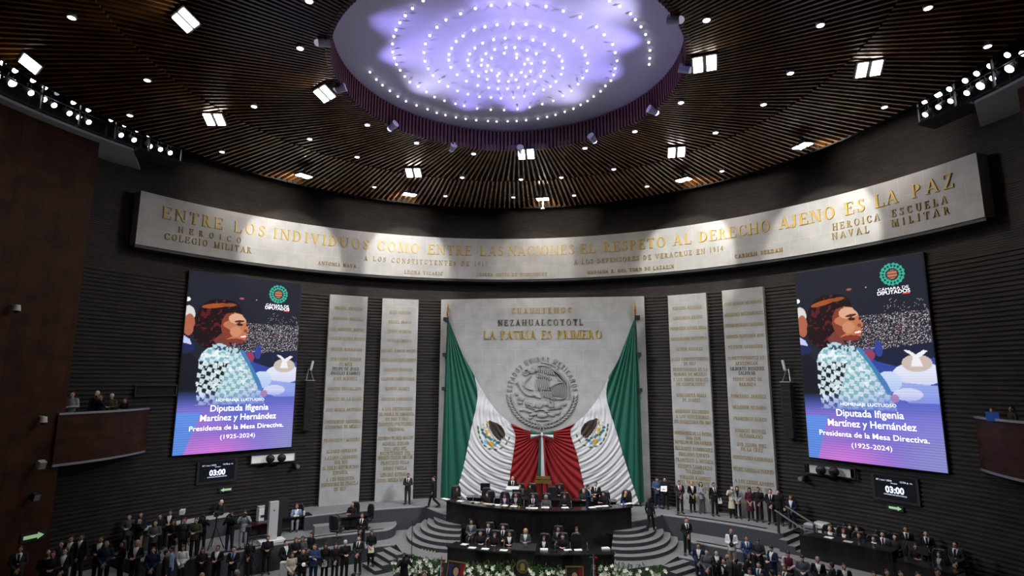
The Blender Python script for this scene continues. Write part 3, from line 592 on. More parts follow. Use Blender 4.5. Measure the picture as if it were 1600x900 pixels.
    bl = np.clip((T-.56)/.12, 0, 1)*np.clip((S-.45)/.2, 0, 1)*.35; I[:] = I*(1-bl[..., None])+np.array((.16, .20, .75))*bl[..., None]
    # badge: green wreath round an orange disc
    rr = np.hypot(S-.78, (T-.083)*1.575); an = np.arctan2((T-.083)*1.575, S-.78)
    put((rr < .088) & (rr > .045) & (np.sin(an*17)+np.sin(rr*260)+.9*nz(70, 14) > .05), (.05, .45, .33)); put((rr < .036), (.55, .22, .12)); put((rr < .036) & (np.sin(T*400) > .4), (.2, .06, .04))
    I *= (1-.22*(np.sin(T*2*PI*82) > .3)*np.clip((T-.45)*3, 0, 1))[..., None]
    return np.clip(I, 0, 1)
PIC = paint()
def led(sg):
    p0, t, n = slab_frame(sg*50.36, 20.39); z0, z1, hw = 3.378, 12.718, 2.962
    e = empty('led_screen', (p0[0], p0[1], z0), 'tall LED screen with portrait tribute on the %s brick wall' % ('left' if sg < 0 else 'right'), 'screen', 'LED screens beside the slabs')
    P = lambda s, tt, d: p0+t*(2*s-1)*hw+n*d+np.array([0, 0, z1+(z0-z1)*tt])
    mb = MB(); c = P(.5, .5, -.14); mb.box(c, (2*hw+.06, .26, z1-z0+.06), rz=math.radians(-sg*50.36)); mb.build('cabinet', M['blackm'], e)
    H_, W_ = PIC.shape[:2]; m2 = MB(); S_, T2 = np.meshgrid(np.linspace(0, 1, W_), np.linspace(0, 1, H_)); vv = p0+t*((2*S_-1)*hw)[..., None]+n*.005+np.array([0, 0, 1.])*(z1+(z0-z1)*T2)[..., None]
    m2.v = [tuple(q) for q in vv.reshape(-1, 3)]; idx = np.arange(H_*W_).reshape(H_, W_)
    m2.f = [tuple(q) for q in np.stack([idx[1:, :-1], idx[1:, 1:], idx[:-1, 1:], idx[:-1, :-1]], -1).reshape(-1, 4)]; m2.m = [0]*len(m2.f)
    o = m2.build('picture', M['led'], e); at = o.data.color_attributes.new('picture', 'FLOAT_COLOR', 'POINT'); cc = np.ones((H_*W_, 4)); cc[:, :3] = PIC.reshape(-1, 3); at.data.foreach_set('color', cc.ravel().astype(np.float32))
    for body, tt, h, wdt, bold in (('HOMENAJE LUCTUOSO', .722, .15, 2.45, .0), ('Diputada Ifigenia', .775, .33, 2.95, .012), ('Martínez y Hernández', .827, .33, 3.85, .012), ('Presidenta de la Mesa Directiva.', .878, .25, 4.75, .010), ('(1925-2024)', .928, .22, 1.75, .002)):
        sans(body, h, lambda x, y: p0+t*(x+.05)+n*.02+np.array([0, 0, z1+(z0-z1)*tt+y]), 'screen_text', M['ledtext'], o, wdt, bold)
    for body, tt, h, wdt, bold in (('CÁMARA DE', .158, .13, 1.28, .0), ('DIPUTADOS', .178, .17, 1.36, .014)):
        sans(body, h, lambda x, y: p0+t*(hw*.555+x)+n*.02+np.array([0, 0, z1+(z0-z1)*tt+y]), 'screen_text', M['ledtext'], o, wdt, bold)
    m3 = MB(); m3.box(p0+t*(hw*.555+.52)+n*.02+np.array([0, 0, z1+(z0-z1)*.182]), (.3, .01, .05), rz=math.radians(-sg*50.36)); m3.build('red_underline', mat('red_line', (.6, .05, .05), emit=(.6, .05, .05)), o)
led(-1); led(1)
# ================================================================== DRAPED FLAGS
FY = 19.02
def curve(pts, u):
    u = max(0, min(1, u))*(len(pts)-1); i = min(int(u), len(pts)-2); f = u-i
    p = [np.array(pts[max(0, min(len(pts)-1, i+k))], float) for k in (-1, 0, 1, 2)]
    return .5*((2*p[1])+(-p[0]+p[2])*f+(2*p[0]-5*p[1]+4*p[2]-p[3])*f*f+(-p[0]+3*p[1]-3*p[2]+p[3])*f**3)
def in_poly(x, y, P):
    r = False; j = len(P)-1
    for i in range(len(P)):
        (xi, yi), (xj, yj) = P[i], P[j]
        if (yi > y) != (yj > y) and x < (xj-xi)*(y-yi)/(yj-yi)+xi: r = not r
        j = i
    return r
def draped(side):
    sg = -1 if side == 'left' else 1
    if sg < 0:
        tip, knot, cen = (700, 497), (846, 676), (814, 645)
        TOP = [[(699, 496), (711, 525), (726, 560), (742, 588)], [(742, 588), (759, 619), (778, 644), (798.5, 661.5)], [(798.5, 661.5), (822, 671.5), (846, 676)]]
        EDG = [[(699, 496), (695, 590), (691, 690), (688, 778)], [(742, 588), (746, 622), (736.5, 669), (726, 722), (711, 779)], [(798.5, 661.5), (805.5, 680), (802.5, 709), (797, 746), (793, 783)], [(846, 676), (847, 710), (846, 750), (846, 784)]]
        ex = lambda x, y: (700+x/5.333, 630+y/5.333)
    else:
        tip, knot, cen = (992, 494), (848, 676), (881, 645)
        TOP = [[(993, 494), (981, 524), (967, 560), (951, 590)], [(951, 590), (936, 619), (918, 644), (899.5, 661)], [(899.5, 661), (874, 671.5), (848, 676)]]
        EDG = [[(993, 494), (999, 590), (1003, 690), (1007, 784)], [(951, 590), (948, 622), (964, 677), (979, 728), (999, 788)], [(899.5, 661), (891, 675), (901.6, 711), (913, 761), (919, 785)], [(848, 676), (847, 710), (848, 750), (848, 784)]]
        ex = lambda x, y: (700+(1584-x)/5.333, 630+(y-20)/5.333)
    E_ = lambda pts: [ex(*q) for q in pts]
    art = [(1, E_([(335, 150), (352, 146), (375, 155), (410, 165), (445, 188), (468, 222), (478, 255), (474, 300), (466, 278), (458, 312), (450, 290), (446, 314), (415, 302), (385, 272), (362, 235), (347, 205), (342, 175)])),
           (1, E_([(336, 148), (356, 142), (366, 160), (358, 180), (342, 176)])), (2, E_([(322, 152), (340, 150), (338, 168), (326, 170)])), (1, E_([(352, 210), (378, 262), (420, 304), (446, 318), (430, 300), (392, 262), (372, 224)])), (5, E_([(318, 172), (326, 168), (334, 190), (322, 212), (314, 206), (324, 190)])), (2, E_([(312, 225), (340, 222), (344, 255), (318, 258)])), (2, E_([(330, 318), (385, 326), (380, 362), (332, 352)])), (2, E_([(372, 300), (400, 305), (402, 322), (374, 320)])),
           (4, E_([(298, 305), (328, 318), (332, 350), (305, 330)])), (4, E_([(385, 330), (408, 340), (400, 362), (380, 362)])), (2, E_([(288, 170), (298, 172), (300, 190), (290, 188)]))]
    def blob(cx, cy, rx, ry, an=0):
        a = math.radians(an); return [(cx+rx*math.cos(t)*math.cos(a)-ry*math.sin(t)*math.sin(a), cy+rx*math.cos(t)*math.sin(a)+ry*math.sin(t)*math.cos(a)) for t in np.linspace(0, 2*PI, 11)[:-1]]
    for x, y in ((285, 222), (290, 248), (308, 262), (322, 280), (345, 285), (362, 300), (388, 312), (410, 330), (425, 325)): art.append((3, E_(blob(x, y, 15, 12))))
    for x, y in ((300, 205), (318, 205), (330, 270), (352, 272)): art.append((2, E_(blob(x, y, 7, 7))))
    for x, y, a in ((252, 205, 80), (257, 240, 80), (268, 285, 70), (284, 322, 60), (310, 355, 35), (350, 380, 10), (396, 386, 0), (447, 372, -25), (487, 335, -55), (510, 292, -70)): art.append((5, E_(blob(x, y, 17, 8, a))))
    R_ = random.Random(3)
    def dep(x, y, k):
        g = min(1, math.hypot(x-tip[0], y-tip[1])/60)
        if k == 0:
            th = math.degrees(math.atan2(abs(x-tip[0]), y-tip[1])); return .05+.13*g*(.5+.5*math.sin(th*1.55+.8*math.sin(th*.5)))
        if k == 1:
            r = math.hypot((x-cen[0])*1.05, y-cen[1]); th = math.atan2(y-cen[1], abs(x-cen[0]))
            a = .03+.10*min(1, max(0, (y-650)/110)); b = .5+.30*math.sin(r*.66+1.6*math.sin(th*2.1+.4)+1.5*math.sin(r*.11+th*2.4))+.20*math.sin(r*1.13+2.4*math.sin(th*2.7+r*.03))
            return .10+a*b+.03*math.sin(th*14+r*.05)*max(0, 1-(y-640)/60)*.6
        th = math.degrees(math.atan2(y-knot[1]+1, abs(x-knot[0])+.01)); r = math.hypot(x-knot[0], y-knot[1])
        return .10+.13*min(1, r/30)*(.5+.5*math.sin((th+r*.16)*.80+.6*math.sin(th*.21)))
    e = empty('draped_flag', at_y(tip[0], 778, 19.0), 'giant tricolour flag with eagle draped from the %s pole to the middle' % side, 'flag', 'draped tricolour flags')
    for k, (nm, ms, nu, nv) in enumerate((('green_stripe', [M['green']], 60, 90), ('white_stripe', [M['wcloth'], M['eagle'], M['yellow'], M['teal'], M['lblue'], M['leafc']], 120, 190), ('red_stripe', [M['red']], 70, 110))):
        mb = MB(); cpx = []
        for i in range(nu+1):
            u = i/nu; t = curve(TOP[k], u)
            for j in range(nv+1):
                v = j/nv; a, b = curve(EDG[k], v), curve(EDG[k+1], v); la, lb = np.array(EDG[k][0]), np.array(EDG[k+1][0])
                p = a*(1-u)+b*u+(t-(la*(1-u)+lb*u))*(1-v)**1.4
                q = at_y(p[0], p[1], FY); q[1] = FY+.1-dep(p[0], p[1], k); mb.v.append(tuple(q)); cpx.append(p)
        bb = [(m_, P, min(x for x, y in P), max(x for x, y in P), min(y for x, y in P), max(y for x, y in P)) for m_, P in art]
        for i in range(nu):
            for j in range(nv):
                b = i*(nv+1)+j; mi = 0
                if k == 1:
                    c = (cpx[b]+cpx[b+nv+2])/2
                    for m_, P, x0, x1, y0, y1 in bb:
                        if x0 <= c[0] <= x1 and y0 <= c[1] <= y1 and in_poly(c[0], c[1], P): mi = m_
                f = (b, b+nv+1, b+nv+2, b+1) if sg > 0 else (b, b+1, b+nv+2, b+nv+1); mb.f.append(f); mb.m.append(mi)
        o = mb.build(nm, ms, e, smooth=True); md = o.modifiers.new('thick', 'SOLIDIFY'); md.thickness = .02; md.offset = 1 if sg > 0 else 1
    # pole with gilt spear
    tp = at_y(tip[0], tip[1], 18.98); f = empty('flagpole', (tp[0], 18.98, 0), 'tall flagpole with gilt spear tip at the %s edge of the stone panel' % side, 'flagpole', 'flagpoles of the panel')
    MB().tube((tp[0], 18.98, 0), (tp[0], 18.98, tp[2]+.1), .035).build('pole', M['blackm'], f)
    MB().tube((tp[0], 18.98, tp[2]+.1), (tp[0], 18.98, tp[2]+.42), .085, .10).build('collar', mat('orange_wood', (.35, .13, .03), .4), f)
    s = MB(); s.tube((tp[0], 18.98, tp[2]+.42), (tp[0], 18.98, tp[2]+.58), .06, .09, 8); s.tube((tp[0], 18.98, tp[2]+.58), (tp[0], 18.98, tp[2]+.95), .09, .005, 8); s.build('spear_tip', M['brass'], f)
    for z in (tp[2]-.06, tp[2]-2.3, tp[2]-4.4): MB().box((tp[0]+sg*.17, 19.16, z), (.26, .46, .22)).build('bracket', M['blackm'], f)
    return e
draped('left'); draped('right')
kx, kz = at_y(847, 679, 18.75)[[0, 2]]; zb = at_y(847, 748, 18.75)[2]
e = empty('tricolour_sash', (kx, 18.75, zb), 'hanging green white and red sash tied in a bow between the two flags', 'sash')
for i, (dx, m, nm) in enumerate(((-.16, 'green', 'green_ribbon'), (.05, 'wcloth', 'white_ribbon'), (.21, 'red', 'red_ribbon'))):
    mb = MB(); w0, w1 = (.07, .12) if i < 2 else (.05, .05); v = []
    for j in range(13):
        f = j/12; x = kx+dx*(.45+.55*f); ww = w0+(w1-w0)*f; y = 18.72-.03*i-.03*math.sin(f*9+i)
        v += [(x-ww, y, kz+.05-(kz-zb)*f), (x+ww, y, kz+.05-(kz-zb)*f), (x+ww, y+.03, kz+.05-(kz-zb)*f), (x-ww, y+.03, kz+.05-(kz-zb)*f)]
    mb.v = v; mb.f = [(4*j+a, 4*j+(a+1) % 4, 4*j+4+(a+1) % 4, 4*j+4+a) for j in range(12) for a in range(4)]+[(3, 2, 1, 0), (48, 49, 50, 51)]; mb.m = [0]*len(mb.f); mb.build(nm, M[m], e)
for sg in (-1, 1):
    for m, nm, z0 in (('green', 'bow_loop', .10), ('wcloth', 'white_bow_loop', -.13)):
        mb = MB(); n = 10; pr = []
        for j in range(n+1):
            f = j/n; x = kx+sg*(.05+.62*f); hh = .05+.10*f; y = 18.66-.08*math.sin(PI*f); zc = kz+z0*f+.02
            pr += [(x, y, zc-hh), (x, y-.04, zc), (x, y, zc+hh), (x, y+.06, zc)]
        mb.v = pr; mb.f = [(4*j+a, 4*j+(a+1) % 4, 4*j+4+(a+1) % 4, 4*j+4+a) for j in range(n) for a in range(4)]+[(0, 1, 2, 3), (4*n+3, 4*n+2, 4*n+1, 4*n)]; mb.m = [0]*len(mb.f); mb.build(nm, M[m], e, smooth=True)
MB().ell((kx, 18.62, kz), (.08, .07, .12)).build('knot', M['wcloth'], e, smooth=True)

# ================================================================== DESKS
def arc_desk(name, R, a0, a1, ztop, zbot, depth, label, cat='desk', over=.12):
    mid = (a0+a1)/2; e = empty(name, (UC[0]+R*math.sin(math.radians(180-mid)), UC[1]-R*math.cos(math.radians(mid)), zbot), label, cat)
    A = lambda a: 180-a
    MB().ring(R-depth, R, A(a1), A(a0), 60, ztop-.05, ztop, UC[1], UC[0]).build('desktop', M['desktop'], e)
    MB().ring(R-over-.06, R-over, A(a1), A(a0), 60, zbot, ztop-.05, UC[1], UC[0]).build('front_panel', M['desk'], e)
    for a in (a0, a1):
        s = .25 if a == a0 else -.25; MB().ring(R-depth+.06, R-over-.06, *sorted((A(a), A(a+s))), 2, max(zbot, ztop-.8), ztop-.05, UC[1], UC[0]).build('end_panel', M['desk'], e)
    return e
arc_desk('curved_desk', UR, -36.3, 35.4, .75, LV['D'], .8, 'tall curved black upper desk standing in front of the draped flags')
arc_desk('curved_desk', LR, -19.6, -3.2, -.42, LV['M'], .85, 'lower curved black desk wing left of the lectern, in front of the tall desk')
dk = arc_desk('curved_desk', LR, 1.45, 19.2, -.42, LV['M'], .85, 'lower curved black desk wing right of the lectern, in front of the tall desk')
lx = -.06; e = empty('lectern', (lx, 10.55, LV['M']), 'black lectern with round bronze crest at the middle of the lower desk', 'lectern')
MB().box((lx, 10.75, (LV['M']-.28)/2), (1.02, .62, -.28-LV['M'])).build('body', M['desk'], e); mb = MB(); mb.box((lx, 10.72, -.20), (1.08, .70, .05), rot=Matrix.Rotation(math.radians(9), 3, 'X')); mb.build('sloped_top', M['desktop'], e)
mb = MB(); mb.tube((lx-.02, 10.44, -.92), (lx-.02, 10.39, -.92), .30, .29, 28); mb.build('crest', M['bronze'], e); c = e.children[-1]
mb = MB(); [mb.tube((lx-.02+.24*math.cos(t), 10.39, -.92+.24*math.sin(t)), (lx-.02+.24*math.cos(t), 10.375, -.92+.24*math.sin(t)), .022, .015, 6) for t in np.linspace(0, 2*PI, 25)[:-1]]; mb.ell((lx-.02, 10.385, -.90), (.10, .02, .13)); mb.ell((lx-.02, 10.385, -1.03), (.13, .02, .05)); mb.build('crest_relief', M['brass'], c)
# rear desks behind the upper desk
for x0, x1, lab in ((-3.9, -.35, 'straight black rear desk in front of the left flag'), (.75, 4.3, 'straight black rear desk in front of the right flag')):
    e = empty('rear_desk', ((x0+x1)/2, 16.6, 0), lab, 'desk'); MB().box(((x0+x1)/2, 16.6, .72), (x1-x0, .7, .05)).build('desktop', M['desktop'], e); MB().box(((x0+x1)/2, 16.3, .345), (x1-x0-.1, .04, .69)).build('front_panel', M['desk'], e)
    for x in (x0+.08, x1-.08): MB().box((x, 16.62, .345), (.05, .6, .69)).build('end_panel', M['desk'], e)
e = empty('white_podium', (-1.42, 17.15, 0), 'white podium in front of the left flag where a bald man stands', 'podium'); mb = MB(); mb.box((-1.42, 17.15, .55), (.62, .5, 1.1)); mb.build('body', M['white'], e); MB().box((-1.42, 17.12, 1.13), (.72, .56, .06), rot=Matrix.Rotation(.15, 3, 'X')).build('sloped_top', M['white'], e)
q = at_y(849, 750, 17.6); e = empty('brass_rack', (q[0], 17.6, 0), 'rack of two brass bars standing below the hanging sash', 'rack')
for py, hw in ((746.5, .40), (753, .46)): MB().box((q[0], 17.6, at_y(849, py, 17.6)[2]), (2*hw, .08, .17)).build('brass_bar', M['brass'], e)
for s in (-.2, .22): MB().box((q[0]+s, 17.64, at_y(849, 755, 17.6)[2]/2), (.06, .06, at_y(849, 755, 17.6)[2])).build('post', M['redtop'], e)
MB().box((q[0], 17.64, .04), (.8, .5, .08)).build('foot', M['redtop'], e)

# right terrace counter
A_, B_, C_ = Vector((12.3, 12.95, 0)), Vector((15.0, 10.45, 0)), Vector((16.35, 8.75, 0))
def counter(a, b, ztop, label, top='desk', name='counter'):
    d = (b-a).normalized(); n = Vector((-d.y, d.x, 0)); n = n if n.dot(a) > 0 else -n; rz = math.atan2(d.y, d.x); L = (b-a).length; m = (a+b)/2; z0 = LV['T']; e = empty(name, (m.x, m.y, z0), label, 'desk')
    c = m+n*.4; MB().box((c.x, c.y, ztop-.03), (L, .85, .06), rz).build('desktop', M['desktop'], e); c = m+n*.03; MB().box((c.x, c.y, (ztop-.06+z0)/2), (L, .05, ztop-.06-z0), rz).build('front_panel', M['desk'], e)
    for s in (-1, 1):
        c = m+d*s*(L/2-.04)+n*.42; MB().box((c.x, c.y, (ztop-.06+z0)/2), (.06, .72, ztop-.06-z0), rz).build('end_panel', M['desk'] if s < 0 or top == 'desk' else M['lgrey'], e)
    return d, n
CD, CN = counter(A_, B_, .28, 'long black counter where officials sit on the right terrace')
counter(B_+CD*.15, C_, .05, 'black computer desk at the far right end of the counter', 'x', 'computer_desk')
# left terrace furniture
def desk(px, py, L, a, label, mt='desktop', z0=LV['T'], legs=True, name='desk'):
    p = at_z(px, py, z0+.74); rz = math.radians(-a); e = empty(name, (p[0], p[1], z0), label, 'desk'); MB().box((p[0], p[1], z0+.74), (L, .72, .05), rz).build('desktop', M[mt], e)
    for s in (-1, 1): MB().box(Vector((p[0], p[1], z0+.355))+Matrix.Rotation(rz, 3, 'Z') @ Vector((s*(L/2-.08), 0, 0)), (.08, .6, .71), rz).build('leg_panel', M['desk'], e)
    MB().box(Vector((p[0], p[1], z0+.45))+Matrix.Rotation(rz, 3, 'Z') @ Vector((0, -.1, 0)), (L-.2, .04, .5), rz).build('modesty_panel', M['desk'], e); return p, rz
desk(461, 806, 1.6, -42, 'black desk where a bald man in a blue suit writes, left terrace')
desk(553, 805, 1.5, -33, 'small black table where a bald man in black sits, left terrace')
desk(402, 818, 1.5, -47, 'dark red topped table beside the pale floor pillar', 'redtop')
# pale floor pillar, its base; big monitor; printer
p = at_z(424, 847, LV['T']); e = empty('display_pillar', p, 'pale grey upright pillar on a white base at the left terrace edge', 'pillar'); rz = math.radians(47)
MB().box((p[0], p[1], p[2]+.06), (1.15, .62, .12), rz).build('base', M['white'], e); MB().box((p[0], p[1], p[2]+1.0), (.42, .24, 1.8), rz).build('column', M['lgrey'], e); MB().ell(Vector((p[0], p[1], p[2]+1.5))+Matrix.Rotation(rz, 3, 'Z') @ Vector((0, -.125, 0)), (.03, .02, .04)).build('button', M['blackm'], e)
def monitor(c, z, W_, H_, rz, label, stand=True, name='monitor', grp=None):
    e = empty(name, (c[0], c[1], z), label, 'monitor', grp); R = Matrix.Rotation(rz, 3, 'Z'); f = lambda x, y, zz: Vector((c[0], c[1], z+zz))+R @ Vector((x, y, 0))
    zz = .14+H_/2 if stand else H_/2
    MB().box(f(0, 0, zz), (W_, .05, H_), rz).build('casing', M['blackm'], e); MB().box(f(0, .027, zz), (W_-.05, .006, H_-.05), rz).build('display', M['screenoff'], e)
    if stand: MB().box(f(0, .0, .09), (.06, .05, .18), rz).build('neck', M['blackm'], e); MB().box(f(0, 0, .012), (.26, .18, .024), rz).build('foot', M['blackm'], e)
    return e
p = at_z(431, 815, LV['T']+.77); monitor((p[0], p[1]), LV['T'], 1.15, .95, math.radians(45), 'big dark monitor seen from behind next to the pale pillar', False)
bm = [o for o in COL.objects if o.name.startswith('monitor')][-1]; bm.location.z = LV['T']+.9
mb = MB(); mb.box((p[0], p[1], LV['T']+.45), (.5, .4, .9), math.radians(45)); mb.build('cabinet', M['blackm'], bm)
def machine(px, py, z, sz, a, label, name='printer', m='white'):
    p = at_z(px, py, z); f_ = min(1, 20.15/math.hypot(p[0], p[1])); p = np.array([p[0]*f_, p[1]*f_, p[2]]); rz = math.radians(-a); R = Matrix.Rotation(rz, 3, 'Z'); f = lambda x, y, zz: Vector((p[0], p[1], z+zz))+R @ Vector((x, y, 0)); e = empty(name, (p[0], p[1], z), label, 'printer')
    mb = MB(); mb.box(f(0, 0, sz[2]*.42), (sz[0], sz[1], sz[2]*.84), rz); mb.build('casing', M[m], e); MB().box(f(0, .04, sz[2]*.92), (sz[0]*.94, sz[1]*.8, sz[2]*.16), rz).build('lid', M['lgrey'], e); MB().box(f(0, -sz[1]*.5, sz[2]*.38), (sz[0]*.7, .06, sz[2]*.16), rz).build('paper_slot', M['blackm'], e)
machine(408, 812, LV['T']+.4, (.55, .5, .75), -47, 'white copier standing behind the dark red table')
machine(1298, 827, LV['T']+.7, (.62, .5, .45), 46, 'white copier behind the counter near the right stairs')
machine(1312, 828, LV['T']+.75, (.5, .45, .22), 48, 'small white printer behind the red-haired woman', 'desktop_printer')
machine(1269, 829, LV['T']+.7, (.65, .45, .30), 44, 'grey and red machine beside the right handrail', 'office_machine', 'steel')
for px, py in ((1298, 827), (1312, 828), (1269, 829)):
    pass
p = at_z(1291, 829, LV['T']+.7); d0 = at_z(1262, 829, LV['T']+.7); d1 = at_z(1325, 832, LV['T']+.72); d0, d1 = [q*min(1, 20.15/math.hypot(q[0], q[1])) for q in (d0, d1)]
e = empty('side_table', ((d0[0]+d1[0])/2, (d0[1]+d1[1])/2, LV['T']), 'long dark side table carrying the copiers behind the counter', 'table'); rz = math.atan2(d1[1]-d0[1], d1[0]-d0[0]); mx, my = (d0[0]+d1[0])/2, (d0[1]+d1[1])/2
MB().box((mx, my, LV['T']+.67), (2.7, .7, .05), rz).build('tabletop', M['blackm'], e); [MB().box(Vector((mx, my, LV['T']+.32))+Matrix.Rotation(rz, 3, 'Z') @ Vector((s*1.25, t*.28, 0)), (.06, .06, .64), rz).build('leg', M['blackm'], e) for s in (-1, 1) for t in (-1, 1)]
for px, py, lab in ((1424, 866, 'larger computer monitor on the far right desk'), (1441, 872, 'smaller computer monitor on the far right desk')):
    p = at_z(px, py, .05); monitor((p[0], p[1]), .05, .62 if px < 1430 else .5, .36 if px < 1430 else .3, math.radians(-52), lab)
for px, py, lab in ((845.5-33, 770, 'monitor before the man in grey at the rear desk'), (829, 771, 'monitor before the woman in black at the rear desk')):
    p = at_z(px, py, .745); monitor((p[0], 16.55), .745, .5, .3, 0, lab)
monitor((-3.05, 17.5), .745, .55, .42, PI, 'blank black monitor at the left end of the rear desk')

# handrails of the right stairs
for R_, lab in ((18.25, 'black handrail nearer the hall on the right stairs'), (19.5, 'black handrail nearer the brick wall on the right stairs')):
    pts = [Vector(pol(R_, 40.0, 0)), Vector(pol(R_, 43.4, -.54))]; e = empty('handrail', pts[0], lab, 'handrail')
    for p, z0 in zip(pts, (0, -.72)): MB().box((p.x, p.y, (z0+p.z+.95)/2), (.09, .09, p.z+.95-z0), math.radians(-41)).build('post', M['blackm'], e)
    MB().bar(pts[0]+Vector((0, 0, .97))-(pts[1]-pts[0])*.12, pts[1]+Vector((0, 0, .97))+(pts[1]-pts[0])*.12, .05, .06).build('rail', M['steel'], e)

# ================================================================== WALL EQUIPMENT
def wall_frame(a, R=20.75): return slab_frame(a, R)
for sg in (-1, 1):
    sd = 'left' if sg < 0 else 'right'
    p0, t, n = wall_frame(sg*52.45, 20.62); z0, z1 = 1.80, 2.95; rz = math.radians(-sg*52.45)
    e = empty('timer_display', (p0[0], p0[1], z0), 'small wall display reading 03:00 under the %s LED screen' % sd, 'display', 'timer displays')
    MB().box(p0-n*.1+np.array([0, 0, (z0+z1)/2]), (1.95, .2, z1-z0), rz).build('casing', M['blackm'], e); MB().box(p0+n*.006+np.array([0, 0, (z0+z1)/2+.05]), (1.72, .01, z1-z0-.16), rz).build('display', M['screenoff'], e)
    for body, u, v, h, wd, b in (('03:00', 0, .36, .28, .78, .035), ('07 / oct / 2024', -.42, .84, .075, .66, 0), ('12:56 p. m.', .50, .84, .075, .5, 0), ('Orador', .0, .75, .055, .28, 0), ('CÁMARA DE DIPUTADOS', 0, .25, .055, .95, 0)):
        sans(body, h, lambda x, y: p0+t*(u+x)+n*.022+np.array([0, 0, z0+.05+v+y*(1 if b == 0 else 1)]), 'display_text', M['digits'], e.children[1], wd, b)
    p0, t, n = wall_frame(sg*40.0, 20.35); rz = math.radians(-sg*40); e = empty('line_array', (p0[0], p0[1], 4.2), 'hanging black loudspeaker column on the brick wall beside the %s outer slab' % sd, 'loudspeaker', 'loudspeaker columns')
    for k in range(8):
        mb = MB(); mb.box(p0+np.array([0, 0, 7.0-.18-.34*k]), (.46, .42, .325), rz); mb.build('cabinet', M['blackm'], e); mb = MB(); mb.box(p0+n*.215+np.array([0, 0, 7.0-.18-.34*k]), (.40, .012, .27), rz); mb.build('grille', M['void'], e)
    mb = MB(); mb.box(p0+np.array([0, 0, 7.08]), (.5, .46, .05), rz); [mb.bar(p0+t*s*.2+np.array([0, 0, 7.08]), p0+t*s*.05-n*.25+np.array([0, 0, 7.75]), .03) for s in (-1, 1)]; mb.bar(p0-n*.6+np.array([0, 0, 7.7]), p0+n*.2+np.array([0, 0, 7.7]), .04); mb.build('hanger', M['steel'], e)
    MB().tube(p0+n*.05+np.array([0, 0, 7.65]), p0+t*-sg*.12+np.array([0, 0, 8.2]), .07, .07).build('lamp_tube', M['lgrey'], e)
    # lit control window with cameras
    a = sg*44.7; p0, t, n = wall_frame(a, 20.55); rz = math.radians(-a); e = empty('control_window', (p0[0], p0[1], 2.62), ('bright' if sg < 0 else 'dim')+' control booth window under the inner edge of the %s LED screen' % sd, 'window')
    MB().box(p0+np.array([0, 0, 2.83]), (2.3 if sg < 0 else 1.9, .04, .42), rz).build('pane', M['litroom'] if sg < 0 else M['lgrey'], e)
    mb = MB(); [mb.box(p0+n*.04+np.array([0, 0, 2.83+s*.23]), (2.4, .12, .05), rz) for s in (-1, 1)]; [mb.box(p0+n*.04+t*s*1.17+np.array([0, 0, 2.83]), (.05, .12, .46), rz) for s in (-1, 1)]; mb.build('frame', M['blackm'], e)
    for u, lab in ((-.25, 'round black projector'), (.35, 'second black projector')):
        q = p0+t*u+n*.35; f = empty('wall_projector', (q[0], q[1], 2.55), lab+' before the %s control window' % sd, 'projector'); mb = MB(); mb.ell((q[0], q[1], 2.85), (.24, .2, .22)); mb.build('body', M['blackm'], f, smooth=True); MB().tube(q+n*.15+np.array([0, 0, 2.85]), q+n*.3+np.array([0, 0, 2.82]), .09, .1).build('lens', M['screenoff'], f); MB().bar((q[0], q[1], 2.65), p0+t*u+np.array([0, 0, 2.5]), .05).build('arm', M['blackm'], f)
    a = sg*41.2; p0, t, n = wall_frame(a, 20.5); e = empty('wall_camera', (p0[0], p0[1], 2.0), 'television camera on a wall arm beside the %s outer slab' % sd, 'camera'); MB().box(p0+np.array([0, 0, 2.35]), (.22, .4, .22), math.radians(-a)).build('body', M['blackm'], e); MB().tube(p0+n*.2+np.array([0, 0, 2.35]), p0+n*.42+np.array([0, 0, 2.33]), .08, .1).build('lens', M['steel'], e); mb = MB(); mb.bar(p0+np.array([0, 0, 2.24]), p0-n*.35+np.array([0, 0, 2.0]), .05); mb.build('arm', M['blackm'], e)
# emergency arrows
def arrow(px, py, R, yo, dirn, label, k=1.0):
    q = at_r(px, py, R, yo); a = math.degrees(math.atan2(q[0], q[1]-yo)); p0, t, n = slab_frame(a, R-.0); p0 = np.array([q[0], q[1], 0]); e = empty('arrow_sign', (q[0], q[1], q[2]-.15), label, 'sign')
    MB().box(p0+n*.0+np.array([0, 0, q[2]]), (.86*k, .03, .34*k), math.radians(-a)).build('plate', mat('dark_green_plate', (.01, .025, .02), .5), e)
    mb = MB(); P = [(-.34, -.065), (.14, -.065), (.14, -.13), (.36, 0), (.14, .13), (.14, .065), (-.34, .065)]; P = P if dirn > 0 else [(-x, y) for x, y in P][::-1]
    mb.prism(P, lambda x, y: p0+t*x*k+n*.017+np.array([0, 0, q[2]+y*k]), lambda x, y: p0+t*x*k+n*.03+np.array([0, 0, q[2]+y*k])); mb.build('arrow', M['signgreen'], e)
arrow(353, 765, 20.86, WALL_Y, -1, 'pale green arrow sign pointing left under the left timer', .75); arrow(1399, 794, 20.86, WALL_Y, 1, 'pale green arrow sign pointing right under the right timer', .75); arrow(52, 838, 18.96, 0, 1, 'pale green arrow sign on the left wood wall')
